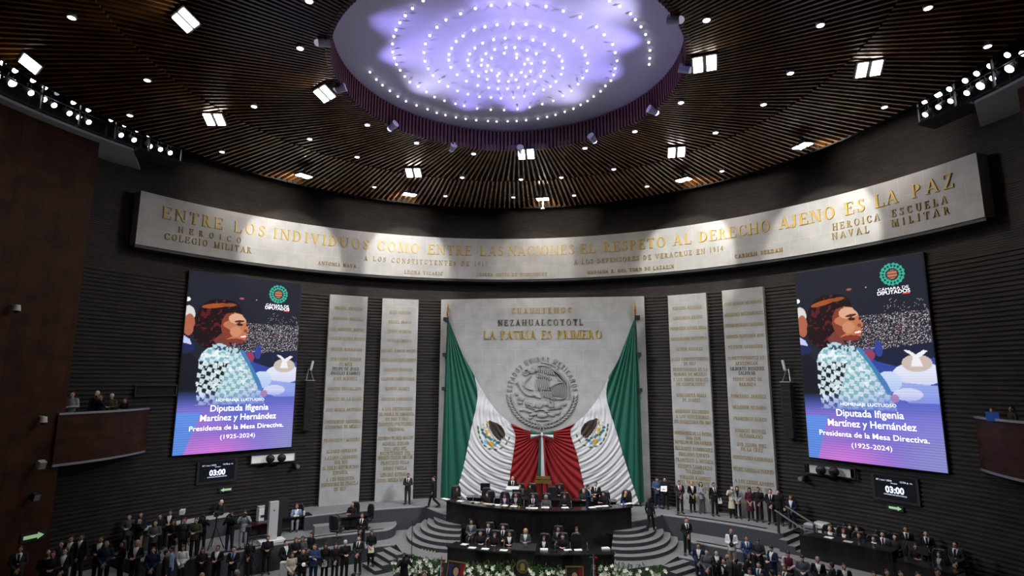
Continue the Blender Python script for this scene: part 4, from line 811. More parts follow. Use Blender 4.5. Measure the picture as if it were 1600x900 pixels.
# fittings of the left wood wall
def wallbox(px, py, label, kind):
    q = at_r(px, py, 19.0); a = math.degrees(math.atan2(q[0], q[1])); p0, t, n = slab_frame(a, 19.0); f = lambda u, d, v: q+t*u+n*d+np.array([0, 0, v]); rz = math.radians(-a)
    e = empty('wall_'+kind, q, label, kind)
    if kind == 'camera':
        MB().bar(f(0, 0, .3), f(0, .25, .3), .05).build('arm', M['white'], e); MB().tube(f(0, .25, .30), f(0, .25, .08), .10, .13, 16).build('housing', M['white'], e); mb = MB(); mb.ell(f(0, .25, .07), (.10, .10, .09)); mb.build('dome', M['screenoff'], e, smooth=True)
    else:
        MB().bar(f(0, 0, 0), f(0, .2, 0), .07).build('arm', M['blackm'], e); m = M['blackm'] if kind == 'projector' else M['lgrey']; R = Matrix.Rotation(rz, 3, 'Z') @ Matrix.Rotation(.35, 3, 'X')
        MB().box(f(0, .36, 0), (.24, .22, .28), rot=R).build('cabinet', m, e); MB().box(Vector(f(0, .36, 0))+R @ Vector((0, -.115, 0)), (.20, .015, .23), rot=R).build('grille', M['steel'], e)
wallbox(18, 489, 'white dome camera high on the left wood wall', 'camera'); wallbox(61, 663, 'white dome camera halfway down the left wood wall', 'camera'); wallbox(55, 725, 'grey box loudspeaker on the left wood wall', 'loudspeaker'); wallbox(46, 775, 'black box projector low on the left wood wall', 'projector')

# balconies
def balcony(sg):
    a0, a1 = 62.0, 75.0
    if sg < 0: fr = lambda a: 18.9+1.75*max(0, min(1, (75+a)/13))**2.4
    else: fr = lambda a: 18.9+1.75*max(0, min(1, (75-a)/13))**2.4
    aa = sorted((sg*a0, sg*a1)); q = pol(18.3, sg*72, 3.75); e = empty('balcony', q, 'curved wood-fronted balcony on the %s side' % ('left' if sg < 0 else 'right'), 'balcony')
    o = MB().ring(fr, lambda a: fr(a)+.16, *aa, 40, 3.75, 5.68).build('parapet', M['wood'], e); uv_set(o, lambda c, nrm: (math.atan2(c[0], c[1])*18.5, c[2]*1.7))
    MB().ring(lambda a: fr(a)-.05, lambda a: fr(a)+.22, *aa, 40, 5.68, 5.76).build('handrail', M['steel'], e); MB().ring(lambda a: fr(a)+.16, lambda a: 20.75, *aa, 40, 4.6, 4.75).build('deck', M['carpet'], e); MB().ring(lambda a: fr(a)-.03, lambda a: fr(a)+.2, *aa, 40, 3.66, 3.75).build('lower_edge', M['steel'], e)
balcony(-1); balcony(1)
p0, t, n = slab_frame(-61.4, 20.72); e = empty('booth_opening', (p0[0], p0[1], 6.3), 'dark slot-like booth opening in the brick above the left balcony', 'window'); rz = math.radians(61.4)
MB().box(p0+np.array([0, 0, 6.57]), (1.8, .05, .46), rz).build('recess_shade', M['void'], e); mb = MB(); [mb.box(p0+n*.05+np.array([0, 0, 6.57+s*.25]), (1.9, .12, .05), rz) for s in (-1, 1)]; [mb.box(p0+n*.05+t*s*.92+np.array([0, 0, 6.57]), (.05, .12, .5), rz) for s in (-1, 1)]; mb.build('frame', M['blackm'], e)  # black sheet stands in for the shade inside the recess; the wall is uncut

# ================================================================== CEILING LAMPS
def spot(name, loc, aim, watts, deg, col=(1, 1, 1), blend=.4, parent=None, size=.15):
    l = bpy.data.lights.new(name, 'SPOT'); l.energy = watts; l.spot_size = math.radians(deg); l.spot_blend = blend; l.color = col; l.shadow_soft_size = size
    o = bpy.data.objects.new(name, l); COL.objects.link(o); v = Vector(loc); o.rotation_euler = (Vector(aim)-v).to_track_quat('-Z', 'Y').to_euler()
    if parent is not None: o.parent = parent; v = v-parent.location
    o.location = v; return o
FL = [(290, 32, 'farther left inner'), (47, 100, 'far left, beside the left truss'), (507, 147, 'left of the oculus near its rim'), (335, 187, 'left outer half, above the left truss end'), (475, 275, 'left rim, above the word INDIVIDUOS'), (646, 270, 'inner left front, between oculus and rim'), (640, 304, 'front rim, above the word COMO'),
      (822, 241, 'front, directly under the oculus edge'), (848, 311, 'front rim, above the word NACIONES'), (1057, 238, 'inner right front, between oculus and rim'), (1068, 281, 'right front rim, above the word AL'), (1101, 100, 'right of the oculus near its rim'), (1358, 108, 'right outer half, near the right truss'), (1254, 228, 'right rim, above the word AJENO')]
POOL = {4: (455, 345), 6: (636, 385), 8: (838, 395), 10: (1078, 365), 13: (1288, 310)}
for i, (px, py, lab) in enumerate(FL):
    z = ZC-.22 if i not in POOL else ZC-.40; p = at_z(px, py, z); d = Vector((p[0]-OCU[0], p[1]-OCU[1], 0)).normalized(); rz = (math.atan2(d.y, d.x)-PI/2)*(1 if i in POOL else .12)
    e = empty('ceiling_floodlight', p, 'bright twin-panel floodlight in the slats, '+lab, 'ceiling light', 'twin-panel floodlights'); R = Matrix.Rotation(rz, 3, 'Z') @ Matrix.Rotation(.08 if i in POOL else -.5, 3, 'X')
    f = lambda x, y, zz: Vector(p)+R @ Vector((x, y, zz)); k = .75 if i in POOL else .84
    mb = MB(); mb.box(f(0, 0, .05), (1.0*k, .74*k, .1), rot=R); mb.box(f(0, 0, .2), (.1, .1, .3), rot=R); mb.build('housing', M['blackm'], e)
    for s in (-1, 1): MB().box(f(s*.25*k, 0, -.012), (.34*k, .62*k, .02), rot=R).build('lit_panel', M['rimflood' if i in POOL else 'flood'], e)
    spot('flood_beam', Vector(p)+Vector((0, 0, -.12)), (p[0]*.75, 14.5, 1.5), P_FLOOD if i not in POOL else P_FLOOD*.4, 68, (1, .98, .95), .7, e, .25)
    if i in POOL:
        spot('wall_wash', Vector(p)+d*.3+Vector((0, 0, -.2)), Vector(p)+d*4+Vector((0, 0, .3)), 750, 72, (1, .9, .8), .9, e, .15)
        q = at_r(*POOL[i], BR, BY); b = Vector((p[0], p[1], ZC-.52)); aim = Vector((q[0], q[1], 14.5)); spot('pool_spot', b, aim, P_POOL, 55, (1, .96, .87), .32, e, .05)
    if i == 8: mb = MB(); mb.tube((p[0], p[1], p[2]-.05), (p[0], p[1], p[2]-.55), .03); mb.box((p[0], p[1], p[2]-.55), (.2, .1, .06)); mb.build('drop_rod', M['white'], e)
# slim downlights
DL = [(112, 27), (230, 125), (469, 75), (397, 166), (484, 217), (347, 237), (203, 180), (574, 195), (651, 223), (740, 240), (558, 245), (585, 292), (696, 306), (722, 277), (814, 280), (802, 308), (877, 277), (897, 305), (914, 231), (992, 205), (959, 264), (1011, 291), (1064, 160), (1104, 31), (1118, 207), (1128, 267), (1193, 163), (1235, 114), (1282, 39), (1450, 12), (1543, 72), (1382, 167), (483, 1)]
def downlight():
    e = empty('downlight', (0, 0, 0)); MB().tube((0, 0, -.02), (0, 0, .16), .125, .12, 16).build('trim_ring', M['lgrey'], e, world=False); MB().tube((0, 0, -.03), (0, 0, -.015), .092, .092, 16).build('lens', M['lamp'], e, world=False); return e
pr = downlight()
for i, (px, py) in enumerate(DL):
    p = at_z(px, py, ZC-.05); r = math.hypot(p[0]-.15, p[1]-1.6); rg = 0 if r < 10.4 else (1 if r < 13.0 else 2); sd = 'left' if px < 800 else 'right'
    o = pr if i == 0 else copy_tree(pr); o.location = p; nm = ('nearest the oculus', 'along the joint halfway out', 'near the outer rim')[rg]
    tag(o, 'small round downlight in the slats %s, %s half of the ceiling' % (nm, sd), 'ceiling light', 'small round downlights %s, %s' % (nm, sd))
# spiral of bulbs under the oculus disc
SPA = "245,282 270,311 294,333 323,355 354,377 386,396 427,412 470,427 506,441 540,450 581,459 619,465 660,470 706,473 740,475 783,474 818,473 855,470 901,464 937,457 970,449 1006,437 1040,425 1068,410 1095,395 1119,377 1146,357 1165,336 1186,315 1197,293 1203,268 1210,238 1203,206 1193,174 1160,136 1130,105 1066,67 1001,43 933,26 860,17 790,16 719,21 657,33 599,54 542,78 507,107 479,139 462,172 456,205 460,239 473,269 492,295 516,318 550,338 587,355 628,368 673,378 718,381 757,384 806,381 848,376 885,367 923,351 950,338 971,319 992,290 998,266 995,239 985,219 960,195 927,173 882,157 828,149 773,149 728,155 685,169 655,188 635,211 627,235 631,257 645,279 669,297 703,310 748,317 786,318 816,312 853,299 873,279 876,248 862,231 818,212 770,208 720,228 705,256 720,275 750,287"
SPB = "1336,252 1338,228 1339,197 1334,166 1322,135 1304,105 1282,77 1263,54 1221,25 1181,3 453,3 411,33 383,61 362,89 347,117 338,143 333,172 334,203 341,227 349,252 363,275 381,299 401,321 433,338 466,359 498,379 536,394 579,406 613,414 664,424 717,429 769,430 821,425 869,419 918,407 961,394 999,374 1032,355 1058,329 1076,305 1092,277 1095,247 1086,216 1073,186 1041,160 1006,138 962,119 910,103 855,95 804,93 742,97 694,105 651,118 609,141 582,162 564,189 554,213 553,235 561,263 586,292 622,317 666,334 709,343 745,347 782,347 825,342 861,329 889,318 912,298 925,277 926,244 895,210 859,196 811,186 776,186 732,194 698,210 682,234 680,255 699,279 743,296 798,294 836,283 849,251 818,226"
def bulb():
    e = empty('ceiling_bulb', (0, 0, 0)); mb = MB(); mb.ell((0, 0, 0), (.048, .048, .044), 10, 6); mb.build('globe', M['bulb'], e, True, False); MB().tube((0, 0, .03), (0, 0, .16), .02, .02, 6).build('stem', M['lgrey'], e, world=False); return e
pb = bulb(); first = True
for nm, S_ in (('first', SPA), ('second', SPB)):
    P_ = [tuple(map(float, q.split(','))) for q in S_.split()]
    for k, (zx, zy) in enumerate(P_):
        px, py = 480+zx/2.5, zy/2.5; p = at_z(px, py, 18.65)
        for _ in range(3): p = at_z(px, py, disc_z(p[0], p[1])-.10)
        r = math.hypot(p[0]-.45, p[1]-2.6); tn = ('outer', 'middle', 'inner')[0 if r > 3.3 else (1 if r > 1.9 else 2)]
        o = pb if first else copy_tree(pb); first = False; o.location = p; tag(o, 'tiny white bulb under the violet oculus, %s turns of the spiral' % tn, 'light bulb', 'bulbs of the oculus spiral, %s turns' % tn)
# violet spotlights on the oculus rim
RS = [(508, 66, 'left side, higher'), (534, 138, 'left side, lower'), (615, 196, 'front left'), (708, 229, 'front, left of centre'), (813, 233, 'front centre'), (925, 215, 'front, right of centre'), (1018, 172, 'front right'), (1067, 107, 'right side, lower'), (1052, 31, 'right side, higher')]
for i, (px, py, lab) in enumerate(RS):
    p = Vector(at_z(px, py, ZC-.05)); c = Vector((OCU[0], OCU[1], p.z)); d = (c-p).normalized(); e = empty('rim_spotlight', p, 'white can spotlight hanging on the oculus rim, '+lab, 'spotlight', 'spotlights on the oculus rim')
    aimp = c-d*(1.6+.5*(i % 3))+Vector((0, 0, disc_z(*(c-d*2)[:2])-c.z)); v = (aimp-p).normalized(); mb = MB(); mb.tube(p-v*.22, p+v*.14, .12, .16, 14); mb.build('can', M['white'], e, smooth=False)
    lit = i in (4, 5, 2, 6); dn = Vector((-d.x*.2, -d.y*.2-.6, -.75)).normalized(); MB().tube(p-v*.22, p-v*.22+dn*.05, .11, .11, 14).build('lens', M['violetlamp'] if lit else M['dimlamp'], e)
    mb = MB(); s = Vector((-d.y, d.x, 0))*.18; [mb.bar(p+q*s, p+q*s+Vector((0, 0, .3)), .025) for q in (-1, 1)]; mb.bar(p-s+Vector((0, 0, .3)), p+s+Vector((0, 0, .3)), .025); mb.bar(p+Vector((0, 0, .3)), p+Vector((0, 0, .75)), .025); mb.build('yoke', M['blackm'], e)
    if i % 3 == 2: aimp = c+Vector((0, 0, .9))
    spot('violet_beam', p+v*.2+Vector((0, 0, -.12)), aimp, P_VIOLET*(.9, 1.3, 1.1)[i % 3], (66, 60, 96)[i % 3], ((.36, .30, 1), (.36, .30, 1), (.62, .58, 1))[i % 3], 1, e, .1)
for i, (ax, ay, aw) in enumerate(((-1.4, 4.8, 1), (1.8, .6, 1))):   # two more heads at the rim behind the frame edge light the middle of the disc
    a = math.radians(160+40*i); p = Vector((OCU[0]+5.9*math.sin(a), OCU[1]+5.9*math.cos(a), ZC-.05)); e = empty('rim_spotlight', p, 'white can spotlight on the near rim of the oculus, '+('left' if i else 'right'), 'spotlight', 'spotlights on the oculus rim')
    v = (Vector((ax, ay, 18.8))-p).normalized(); MB().tube(p-v*.22, p+v*.14, .12, .16, 14).build('can', M['white'], e); MB().tube(p+v*.14, p+v*.15, .14, .14, 14).build('lens', M['violetlamp'], e); mb = MB(); mb.bar(p, p+Vector((0, 0, .75)), .025); mb.build('yoke', M['blackm'], e)
    spot('violet_beam', p+v*.2, (ax, ay, 18.8), P_VIOLET*2.0, 60, (.36, .30, 1), 1, e, .1)
# trusses with stage lamps
TL = [(14, 290), (70, 325), (5, 350), (58, 384), (153, 370), (208, 403), (264, 430, 'off'), (143, 430), (204, 460), (250, 487), (340, 472), (409, 507), (321, 524), (365, 542), (410, 565), (515, 552), (578, 577), (636, 601), (560, 625), (620, 647), (693, 622), (747, 640), (812, 665), (694, 677), (742, 691), (787, 707)]
TR = [(1522, 254), (1531, 318), (1442, 305), (1380, 340), (1327, 373), (1397, 397), (1454, 362), (1334, 430), (1254, 412), (1202, 437), (1139, 472), (1259, 467), (1203, 495), (1142, 530), (1592, 247)]
TRR = 18.35
for sg, sd, lst in ((-1, 'left', TL), (1, 'right', TR)):
    aa = [sg*(64.2+4.6*k) for k in range(8)]; e = empty('light_truss', pol(TRR, sg*78, 17.5), 'black steel lighting truss along the %s ceiling edge' % sd, 'truss', 'lighting trusses')
    for R_, z in ((TRR, 17.55), (TRR, 18.2), (TRR, 19.0), (TRR+.75, 17.55), (TRR+.75, 19.0)):
        mb = MB().ring(R_-.025, R_+.025, *sorted((aa[0], aa[-1])), 28, z-.025, z+.025); mb.build('chord', M['blackm'], e)
    for a in aa:
        mb = MB(); [mb.bar(pol(R_, a, 17.55), pol(R_, a, 19.0), .07) for R_ in (TRR, TRR+.75)]; [mb.bar(pol(TRR, a, z), pol(TRR+.75, a, z), .05) for z in (17.55, 19.0)]; mb.build('upright', M['blackm'], e)
    MB().ring(TRR-.1, TRR+.9, *sorted((sg*64.2, sg*70.4)), 10, 17.42, 17.5).build('mesh_floor', M['void'], e)
    MB().ring(TRR+.95, TRR+1.0, *sorted((sg*64.2, sg*98)), 30, 17.5, 19.55).build('back_sheet', M['void'], e)
    for it in lst:
        zx, zy = it[:2]; px, py = (zx/2.96, zy/2.96) if sg < 0 else (1060+zx/2.96, zy/2.96); q = Vector(at_r(px, py, TRR+.18)); row = 'upper' if q.z > 18.45 else 'lower'
        off = len(it) > 2; aim = (Vector((CAM[0]*.3+sg*-2, 6, 2))-q).normalized(); big = (sg > 0 and zx in (1397, 1531, 1202)) or (sg < 0 and zx in (58, 747, 693)); rr = .15 if big else .105
        f = empty('stage_lamp', q, ('unlit round stage lamp on the %s truss' if off else 'lit round stage lamp on the '+row+' rail of the %s truss') % sd, 'stage light', None if off else 'stage lamps, %s rail of the %s truss' % (row, sd))
        MB().tube(q+Vector((0, 0, 0))-aim*.34, q, rr*.7, rr*1.08, 14).build('can', M['blackm'], f); MB().tube(q, q+aim*.02, rr, rr, 16).build('lens', M['dimlamp'] if off else M['lamp'], f); s = aim.cross(Vector((0, 0, 1))).normalized()*rr*1.15
        mb = MB(); [mb.bar(q-aim*.12+s*k, q-aim*.12+s*k*.6+Vector((0, 0, .3)), .025) for k in (-1, 1)]; mb.build('yoke', M['blackm'], f)
    for a, aim, pw in ((66, (-sg*11, 16.3, 5.5), 3.3), (74, (-sg*2, 16, -1), .5), (82, (-sg*9.5, 17.6, 6.5), 3.3), (88, (sg*2, 11, 0), .8), (70, (-sg*12, 14, 1), .8)):
        spot('stage_beam', Vector(pol(TRR-.3, sg*a, 18.0)), aim, P_STAGE*pw, 36 if pw > 2 else 50, (.88, .94, 1), .6, e, .3)
# ================================================================== PEOPLE
V = Vector
def remesh(mb, vox, ratio=None, smooth=2):
    me = bpy.data.meshes.new('r'); me.from_pydata(mb.v, [], mb.f); o = bpy.data.objects.new('r', me); COL.objects.link(o)
    r = o.modifiers.new('r', 'REMESH'); r.mode = 'VOXEL'; r.voxel_size = vox
    if smooth: s = o.modifiers.new('s', 'SMOOTH'); s.factor = .5; s.iterations = smooth
    if ratio: d = o.modifiers.new('d', 'DECIMATE'); d.ratio = ratio
    m2 = bpy.data.meshes.new_from_object(o.evaluated_get(bpy.context.evaluated_depsgraph_get())); bpy.data.objects.remove(o); bpy.data.meshes.remove(me)
    m2.polygons.foreach_set('use_smooth', [True]*len(m2.polygons)); return m2
SIT = -.43
POSE = dict(   # elbow, wrist (right side given by x<0; mirrored unless a pair), hand direction
 clasp=dict(el=(.245, .03, 1.11), wr=(.05, -.19, .93)), side=dict(el=(.24, .03, 1.10), wr=(.255, -.03, .86)), hold=dict(el=(.24, .0, 1.11), wr=(.07, -.27, 1.12)),
 cross=dict(el=(.25, -.02, 1.13), wr=(-.05, -.19, 1.17)), photo=dict(el=(.27, -.13, 1.23), wr=(.075, -.25, 1.50)), down=dict(el=(.24, .0, 1.11), wr=(.07, -.27, 1.08), head=.5),
 walk=dict(el=(.245, .05, 1.11), wr=(.25, -.06, .88), walk=1), desk=dict(el=(.26, -.08, 1.12), wr=(.10, -.36, 1.19), sit=1, head=.15), lap=dict(el=(.25, .02, 1.10), wr=(.07, -.26, 1.06), sit=1),
 chin=dict(el=(.22, -.14, 1.13), wr=(.03, -.17, 1.40), el2=(.25, .02, 1.10), wr2=(.07, -.28, 1.08), sit=1, head=.12))
def figure(pose, chest=1.0):
    p = POSE[pose]; sit = p.get('sit'); dz = SIT if sit else 0.0; Z = lambda x, y, z: V((x, y, z+dz)); A = {}
    hd = Matrix.Rotation(p.get('head', 0.0), 3, 'X'); nk = V((0, .0, 1.47))
    H = lambda x, y, z: nk+hd @ (V((x, y, z))-nk)+V((0, 0, dz)); RT = hd
    # ---- limbs
    sides = []
    for s in (-1, 1):
        el, wr = (p['el'], p['wr']) if s < 0 or 'el2' not in p else (p['el2'], p['wr2'])
        sh, el, wr = Z(s*.185*chest, .01, 1.385), Z(s*el[0], el[1], el[2]), Z(s*wr[0], wr[1]+(.03*s if pose in ('cross', 'clasp') else 0), wr[2]+(.03*s if pose in ('cross', 'clasp') else 0))
        if sit: hip, kn, an = V((s*.09, .02, .52)), V((s*.13, -.42, .50)), V((s*.12, -.40, .09)); ft = an+V((s*.03, -.17, -.055))
        elif p.get('walk'): hip = V((s*.09, 0, .90)); kn, an = (V((s*.09, -.17, .50)), V((s*.08, -.26, .10))) if s < 0 else (V((s*.09, .03, .47)), V((s*.08, .34, .17))); ft = an+V((0, -.16, -.06 if s < 0 else -.12))
        else: hip, kn, an = V((s*.09, 0, .90)), V((s*.105, -.01, .48)), V((s*.115, .02, .09)); ft = an+V((s*.05, -.17, -.055))
        sides.append((s, sh, el, wr, hip, kn, an, ft))
    body = MB()
    # head with face
    E = lambda x, y, z, a, b, c, n=14, m=10: body.ell(H(x, y, z), (a, b, c), n, m, rot=RT)
    E(0, .005, 1.595, .076, .094, .098); E(0, -.028, 1.545, .060, .068, .085); E(0, -.052, 1.498, .040, .042, .034); body.cap(H(0, -.095, 1.585), H(0, -.117, 1.548), .010, .016, 8)
    for s in (-1, 1): E(s*.077, .008, 1.565, .012, .020, .034, 8, 6); E(s*.034, -.078, 1.600, .026, .014, .012, 8, 6); E(s*.042, -.066, 1.550, .024, .024, .026, 8, 6)
    E(0, -.088, 1.515, .024, .012, .010, 8, 6)
    body.cap(Z(0, .02, 1.37), H(0, .005, 1.52), .062, .055)
    # trunk
    body.ell(Z(0, .0, 1.24), (.155*chest, .10, .20)); body.ell(Z(0, -.005, 1.04), (.142, .10, .17)); body.ell(Z(0, .0, .92), (.155, .10, .12)); body.cap(Z(-.14*chest, .01, 1.37), Z(.14*chest, .01, 1.37), .06, .06)
    for s, sh, el, wr, hip, kn, an, ft in sides:
        body.cap(sh, el, .050, .040); body.cap(el, wr, .040, .027); body.cap(hip, kn, .080, .054); body.cap(kn, an, .053, .036); body.cap(an, ft, .038, .028)
        # hand: palm, four fingers, thumb
        d = (wr-el).normalized()
        if pose in ('clasp',): d = V((-s*.55, -.25, -.8)).normalized()
        if pose == 'chin' and s < 0: d = V((.2, .1, .9)).normalized()
        if pose in ('hold', 'down', 'photo', 'lap'): d = (d+V((-s*.35, 0, 0))).normalized()
        up = V((0, 0, 1)) if abs(d.z) < .7 else V((0, -1, 0)); l = d.cross(up).normalized(); n = l.cross(d).normalized()
        if n.y > 0 and abs(d.z) > .7: n = -n
        pc = wr+d*.05
        for q in (-1, 0, 1): body.cap(wr+l*q*.016, wr+d*.085+l*q*.026, .019, .016, 8)
        for q, ln in ((-1.5, .060), (-.5, .074), (.5, .080), (1.5, .068)):
            a = wr+d*.085+l*q*.022; b = a+d*ln*.55-n*.010; c = b+(d*.7-n*.7).normalized()*ln*.5; body.cap(a, b, .0105, .0100, 7); body.cap(b, c, .0100, .0090, 7)
        a = wr+d*.025-l*s*.03; b = a+(d*.6-l*s*.8).normalized()*.045; body.cap(a, b, .0135, .0115, 7); body.cap(b, b+(d*.95-l*s*.1).normalized()*.035, .0115, .0100, 7)
        A['hand' if s < 0 else 'hand2'] = wr+d*.10
    m = remesh(body, .0085, .30); m.materials.append(SKIN[0]); m.materials.append(M['eyes']); m.materials.append(M['lips'])
    for f in m.polygons:
        c = nk+hd.transposed() @ (V(f.center)-V((0, 0, dz))-nk)
        if c.y < -.072 and 1.560 < c.z < 1.584 and .018 < abs(c.x) < .050: f.material_index = 1
        elif c.y < -.082 and 1.505 < c.z < 1.523 and abs(c.x) < .026: f.material_index = 2
    A['body'] = m
    # ---- clothes
    def sleeves(mb, k): [(mb.cap(sh, el, .067*k, .058*k), mb.cap(el, wr-(wr-el).normalized()*.025, .057*k, .045*k)) for s, sh, el, wr, *_ in sides]
    def trunk(mb, hem):
        mb.ell(Z(0, .0, 1.245), (.182*chest, .128, .205), 16, 10); mb.ell(Z(0, -.005, 1.04), (.172, .128, .18), 16, 10); mb.cap(Z(-.155*chest, .01, 1.375), Z(.155*chest, .01, 1.375), .068, .068); mb.cap(Z(0, .015, 1.36), Z(0, .012, 1.425), .085, .068)
        if sit: mb.ell(Z(0, .01, .955), (.178, .13, .12), 16, 8)
        else: mb.tube((0, 0, 1.02), (0, .0, hem), .168, .178, 20); mb.ell((0, 0, hem), (.178, .14, .03), 16, 6)
    # keep the tube elliptical: squash in y
    jk = MB(); trunk(jk, .80); jk.v = [(x, y*(.74 if (not sit and z < 1.02 and abs(x) < .19 and abs(y) > .05 and abs(y) < .19 and z > .7 and math.hypot(x, y) > .15) else 1), z) for x, y, z in jk.v]; sleeves(jk, 1.0); A['jacket'] = remesh(jk, .014, None, 3)
    tr = MB()
    tr.ell(Z(0, .005, .93), (.165, .118, .12), 16, 8)
    for s, sh, el, wr, hip, kn, an, ft in sides: tr.cap(hip, kn, .098, .076); tr.cap(kn, an+(kn-an)*.06, .074, .064)
    A['trousers'] = remesh(tr, .014, None, 3)
    so = MB()
    for s, sh, el, wr, hip, kn, an, ft in sides: so.cap(an+V((0, .02, -.02)), ft, .052, .042, 10); so.box(an+(ft-an)*.5+V((0, -.01, -.062 if an.z < .12 else -.05)), (.085, .26, .03))
    A['shoes'] = remesh(so, .012, None, 1)
    ct = MB(); trunk(ct, .80); sleeves(ct, 1.03)
    if sit:
        for s, sh, el, wr, hip, kn, an, ft in sides: ct.cap(hip, kn, .115, .10)
    else: ct.tube((0, 0, 1.0), (0, .0, .50), .165, .235, 20); ct.ell((0, 0, .50), (.235, .20, .03))
    ct.v = [(x, y*(.78 if (not sit and z < 1.01 and abs(x) < .24 and math.hypot(x, y) > .15 and z > .45) else 1), z) for x, y, z in ct.v]; A['coat'] = remesh(ct, .014, None, 3)
    # shirt front and tie follow the jacket's own surface
    def patch(src, test, off, name):
        me = src; vs = {}; nv, nf = [], []
        for f in me.polygons:
            c = f.center
            if f.normal.y < -.25 and test(c.x, c.z-dz, c.y):
                for q in (0, 1): pass
                ids = []
                for vi in f.vertices:
                    if vi not in vs: vs[vi] = len(nv); nv.append(me.vertices[vi].co+me.vertices[vi].normal*off)
                    ids.append(vs[vi])
                nf.append(ids)
        m_ = bpy.data.meshes.new(name); m_.from_pydata([tuple(q) for q in nv], [], nf); m_.polygons.foreach_set('use_smooth', [True]*len(m_.polygons)); return m_
    A['shirt'] = patch(A['jacket'], lambda x, z, y: 1.09 < z < 1.46 and abs(x) < .012+.085*(z-1.09)/.34 and y > -.155, .006, 'shirt'); A['tie'] = patch(A['jacket'], lambda x, z, y: 1.11 < z < 1.42 and abs(x) < .030 and y > -.155, .013, 'tie')
    A['vest'] = patch(A['jacket'], lambda x, z, y: .86 < z < 1.42 and abs(x) < .16 and y > -.155, .008, 'vest')
    # ---- hair
    def hair(kind):
        h = MB(); h.ell(H(0, .022, 1.625), (.084, .096, .088), 16, 12, rot=RT); h.ell(H(0, .05, 1.585), (.080, .062, .075), 14, 8, rot=RT)
        if kind == 'long': h.cap(H(0, .055, 1.60), H(0, .085, 1.36), .085, .070, 12); [h.cap(H(s*.07, .02, 1.62), H(s*.085, .03, 1.38), .030, .034, 8) for s in (-1, 1)]; h.ell(H(0, .02, 1.645), (.092, .10, .08), 14, 8, rot=RT)
        if kind == 'bob': h.ell(H(0, .03, 1.60), (.115, .11, .115), 16, 10, rot=RT); [h.cap(H(s*.085, .01, 1.62), H(s*.085, .03, 1.47), .036, .036, 8) for s in (-1, 1)]
        m_ = remesh(h, .011, None, 2); bm = bmesh.new(); bm.from_mesh(m_); kill = []
        for f in bm.faces:
            c = nk+hd.transposed() @ (f.calc_center_median()-V((0, 0, dz))-nk)
            if c.y < -.045 and abs(c.x) < .066 and c.z < 1.648-.006*math.cos(c.x*60): kill.append(f)
        bmesh.ops.delete(bm, geom=kill, context='FACES'); bm.to_mesh(m_); bm.free(); return m_
    for k in ('short', 'long', 'bob'): A['hair_'+k] = hair(k)
    return A
FIG = {}
def fig(pose):
    if pose not in FIG: FIG[pose] = figure(pose)
    return FIG[pose]
HAIRK = {'k': ('short', 'k'), 'n': ('short', 'b'), 'g': ('short', 'g'), 'w': ('short', 'w'), 'K': ('long', 'k'), 'N': ('long', 'b'), 'Y': ('long', 'y'), 'R': ('long', 'r'), 'Q': ('bob', 'k'), 'q': ('bob', 'b'), 'r': ('bob', 'r'), 'y': ('bob', 'y'), 'W': ('bob', 'g'), '-': None}
PEOPLE = {}
CLAMP = dict(a=(0, 19.85), p=(0, 20.25), t=(0, 20.15), g=(15.35, 16.3), b=(0, 18.6))
def person(key, px, py, lev, pose, yaw, outfit, hair, label, h=None, group=None):
    fem = hair in 'KNYRQqryW'; h = h or (1.62 if fem else 1.71); k = h/1.70; top = (1.70 if not POSE[pose].get('sit') else 1.27)*k; z = LV[lev] if isinstance(lev, str) else lev
    p = at_z(px, py, z+top)
    if key[0] == 'c': p = at_r(px, py, dict(c1=19.75, c2=20.0, c3=19.8, c4=20.25, c5=20.4, c6=20.4, c7=19.9)[key]); h = max(1.15, min(1.85, p[2]-z)); k = h/1.70
    lim = CLAMP.get(key[0]); r = math.hypot(p[0], p[1])
    if lim: f_ = max(lim[0], min(lim[1], r))/r; p = np.array([p[0]*f_, p[1]*f_, p[2]])
    if key[0] in 'ul' and POSE[pose].get('sit'):
        m_ = 7.22 if key[0] == 'u' else 10.25; d_ = np.array(p[:2])-np.array(UC); r = math.hypot(*d_)
        if r > m_ and not (key[0] == 'l' and r < 9): d_ = d_*m_/r; p = np.array([UC[0]+d_[0], UC[1]+d_[1], p[2]])
    e = empty('person', (p[0], p[1], z), label, 'person', group, math.radians(yaw)); e.scale = (k*(.93 if fem else 1.0), k*(.95 if fem else 1), k); A = fig(pose)
    sh_ = e
    def part(nm, me, m, idx=0, par=None):
        if not me.materials: me.materials.append(m)
        o = bpy.data.objects.new(nm, me); COL.objects.link(o); o.parent = par or e; o.material_slots[idx].link = 'OBJECT'; o.material_slots[idx].material = m; return o
    sk = SKIN[(int(px*7+py*3)) % 3 if hair not in 'y' else 0]; part('body', A['body'], sk)
    coat = outfit[0] == '+'; o = outfit.lstrip('+'); vest = o.endswith('v'); o = o.rstrip('v'); g = lambda c: M[CK[c][0]]
    part('coat' if coat else 'jacket', A['coat'] if coat else A['jacket'], g(o[0])); part('trousers', A['trousers'], g(o[1])); part('shoes', A['shoes'], M['leather'])
    if vest: part('vest', A['vest'], g(o[2]))
    elif len(o) > 2 and o[2] != '-': sh_ = part('shirt', A['shirt'], g(o[2]))
    if len(o) > 3 and o[3] != '-' and not vest: part('tie', A['tie'], g(o[3]), par=sh_)
    if HAIRK[hair]: part('hair', A['hair_'+HAIRK[hair][0]], HAIRM[HAIRK[hair][1]])
    PEOPLE[key] = (e, A, k, yaw, label); return e
def hand_of(key, which='hand'):
    e, A, k, yaw, _ = PEOPLE[key]; q = A[which]; s = e.scale; return V(e.location)+Matrix.Rotation(math.radians(yaw), 3, 'Z') @ V((q.x*s[0], q.y*s[1], q.z*s[2]))
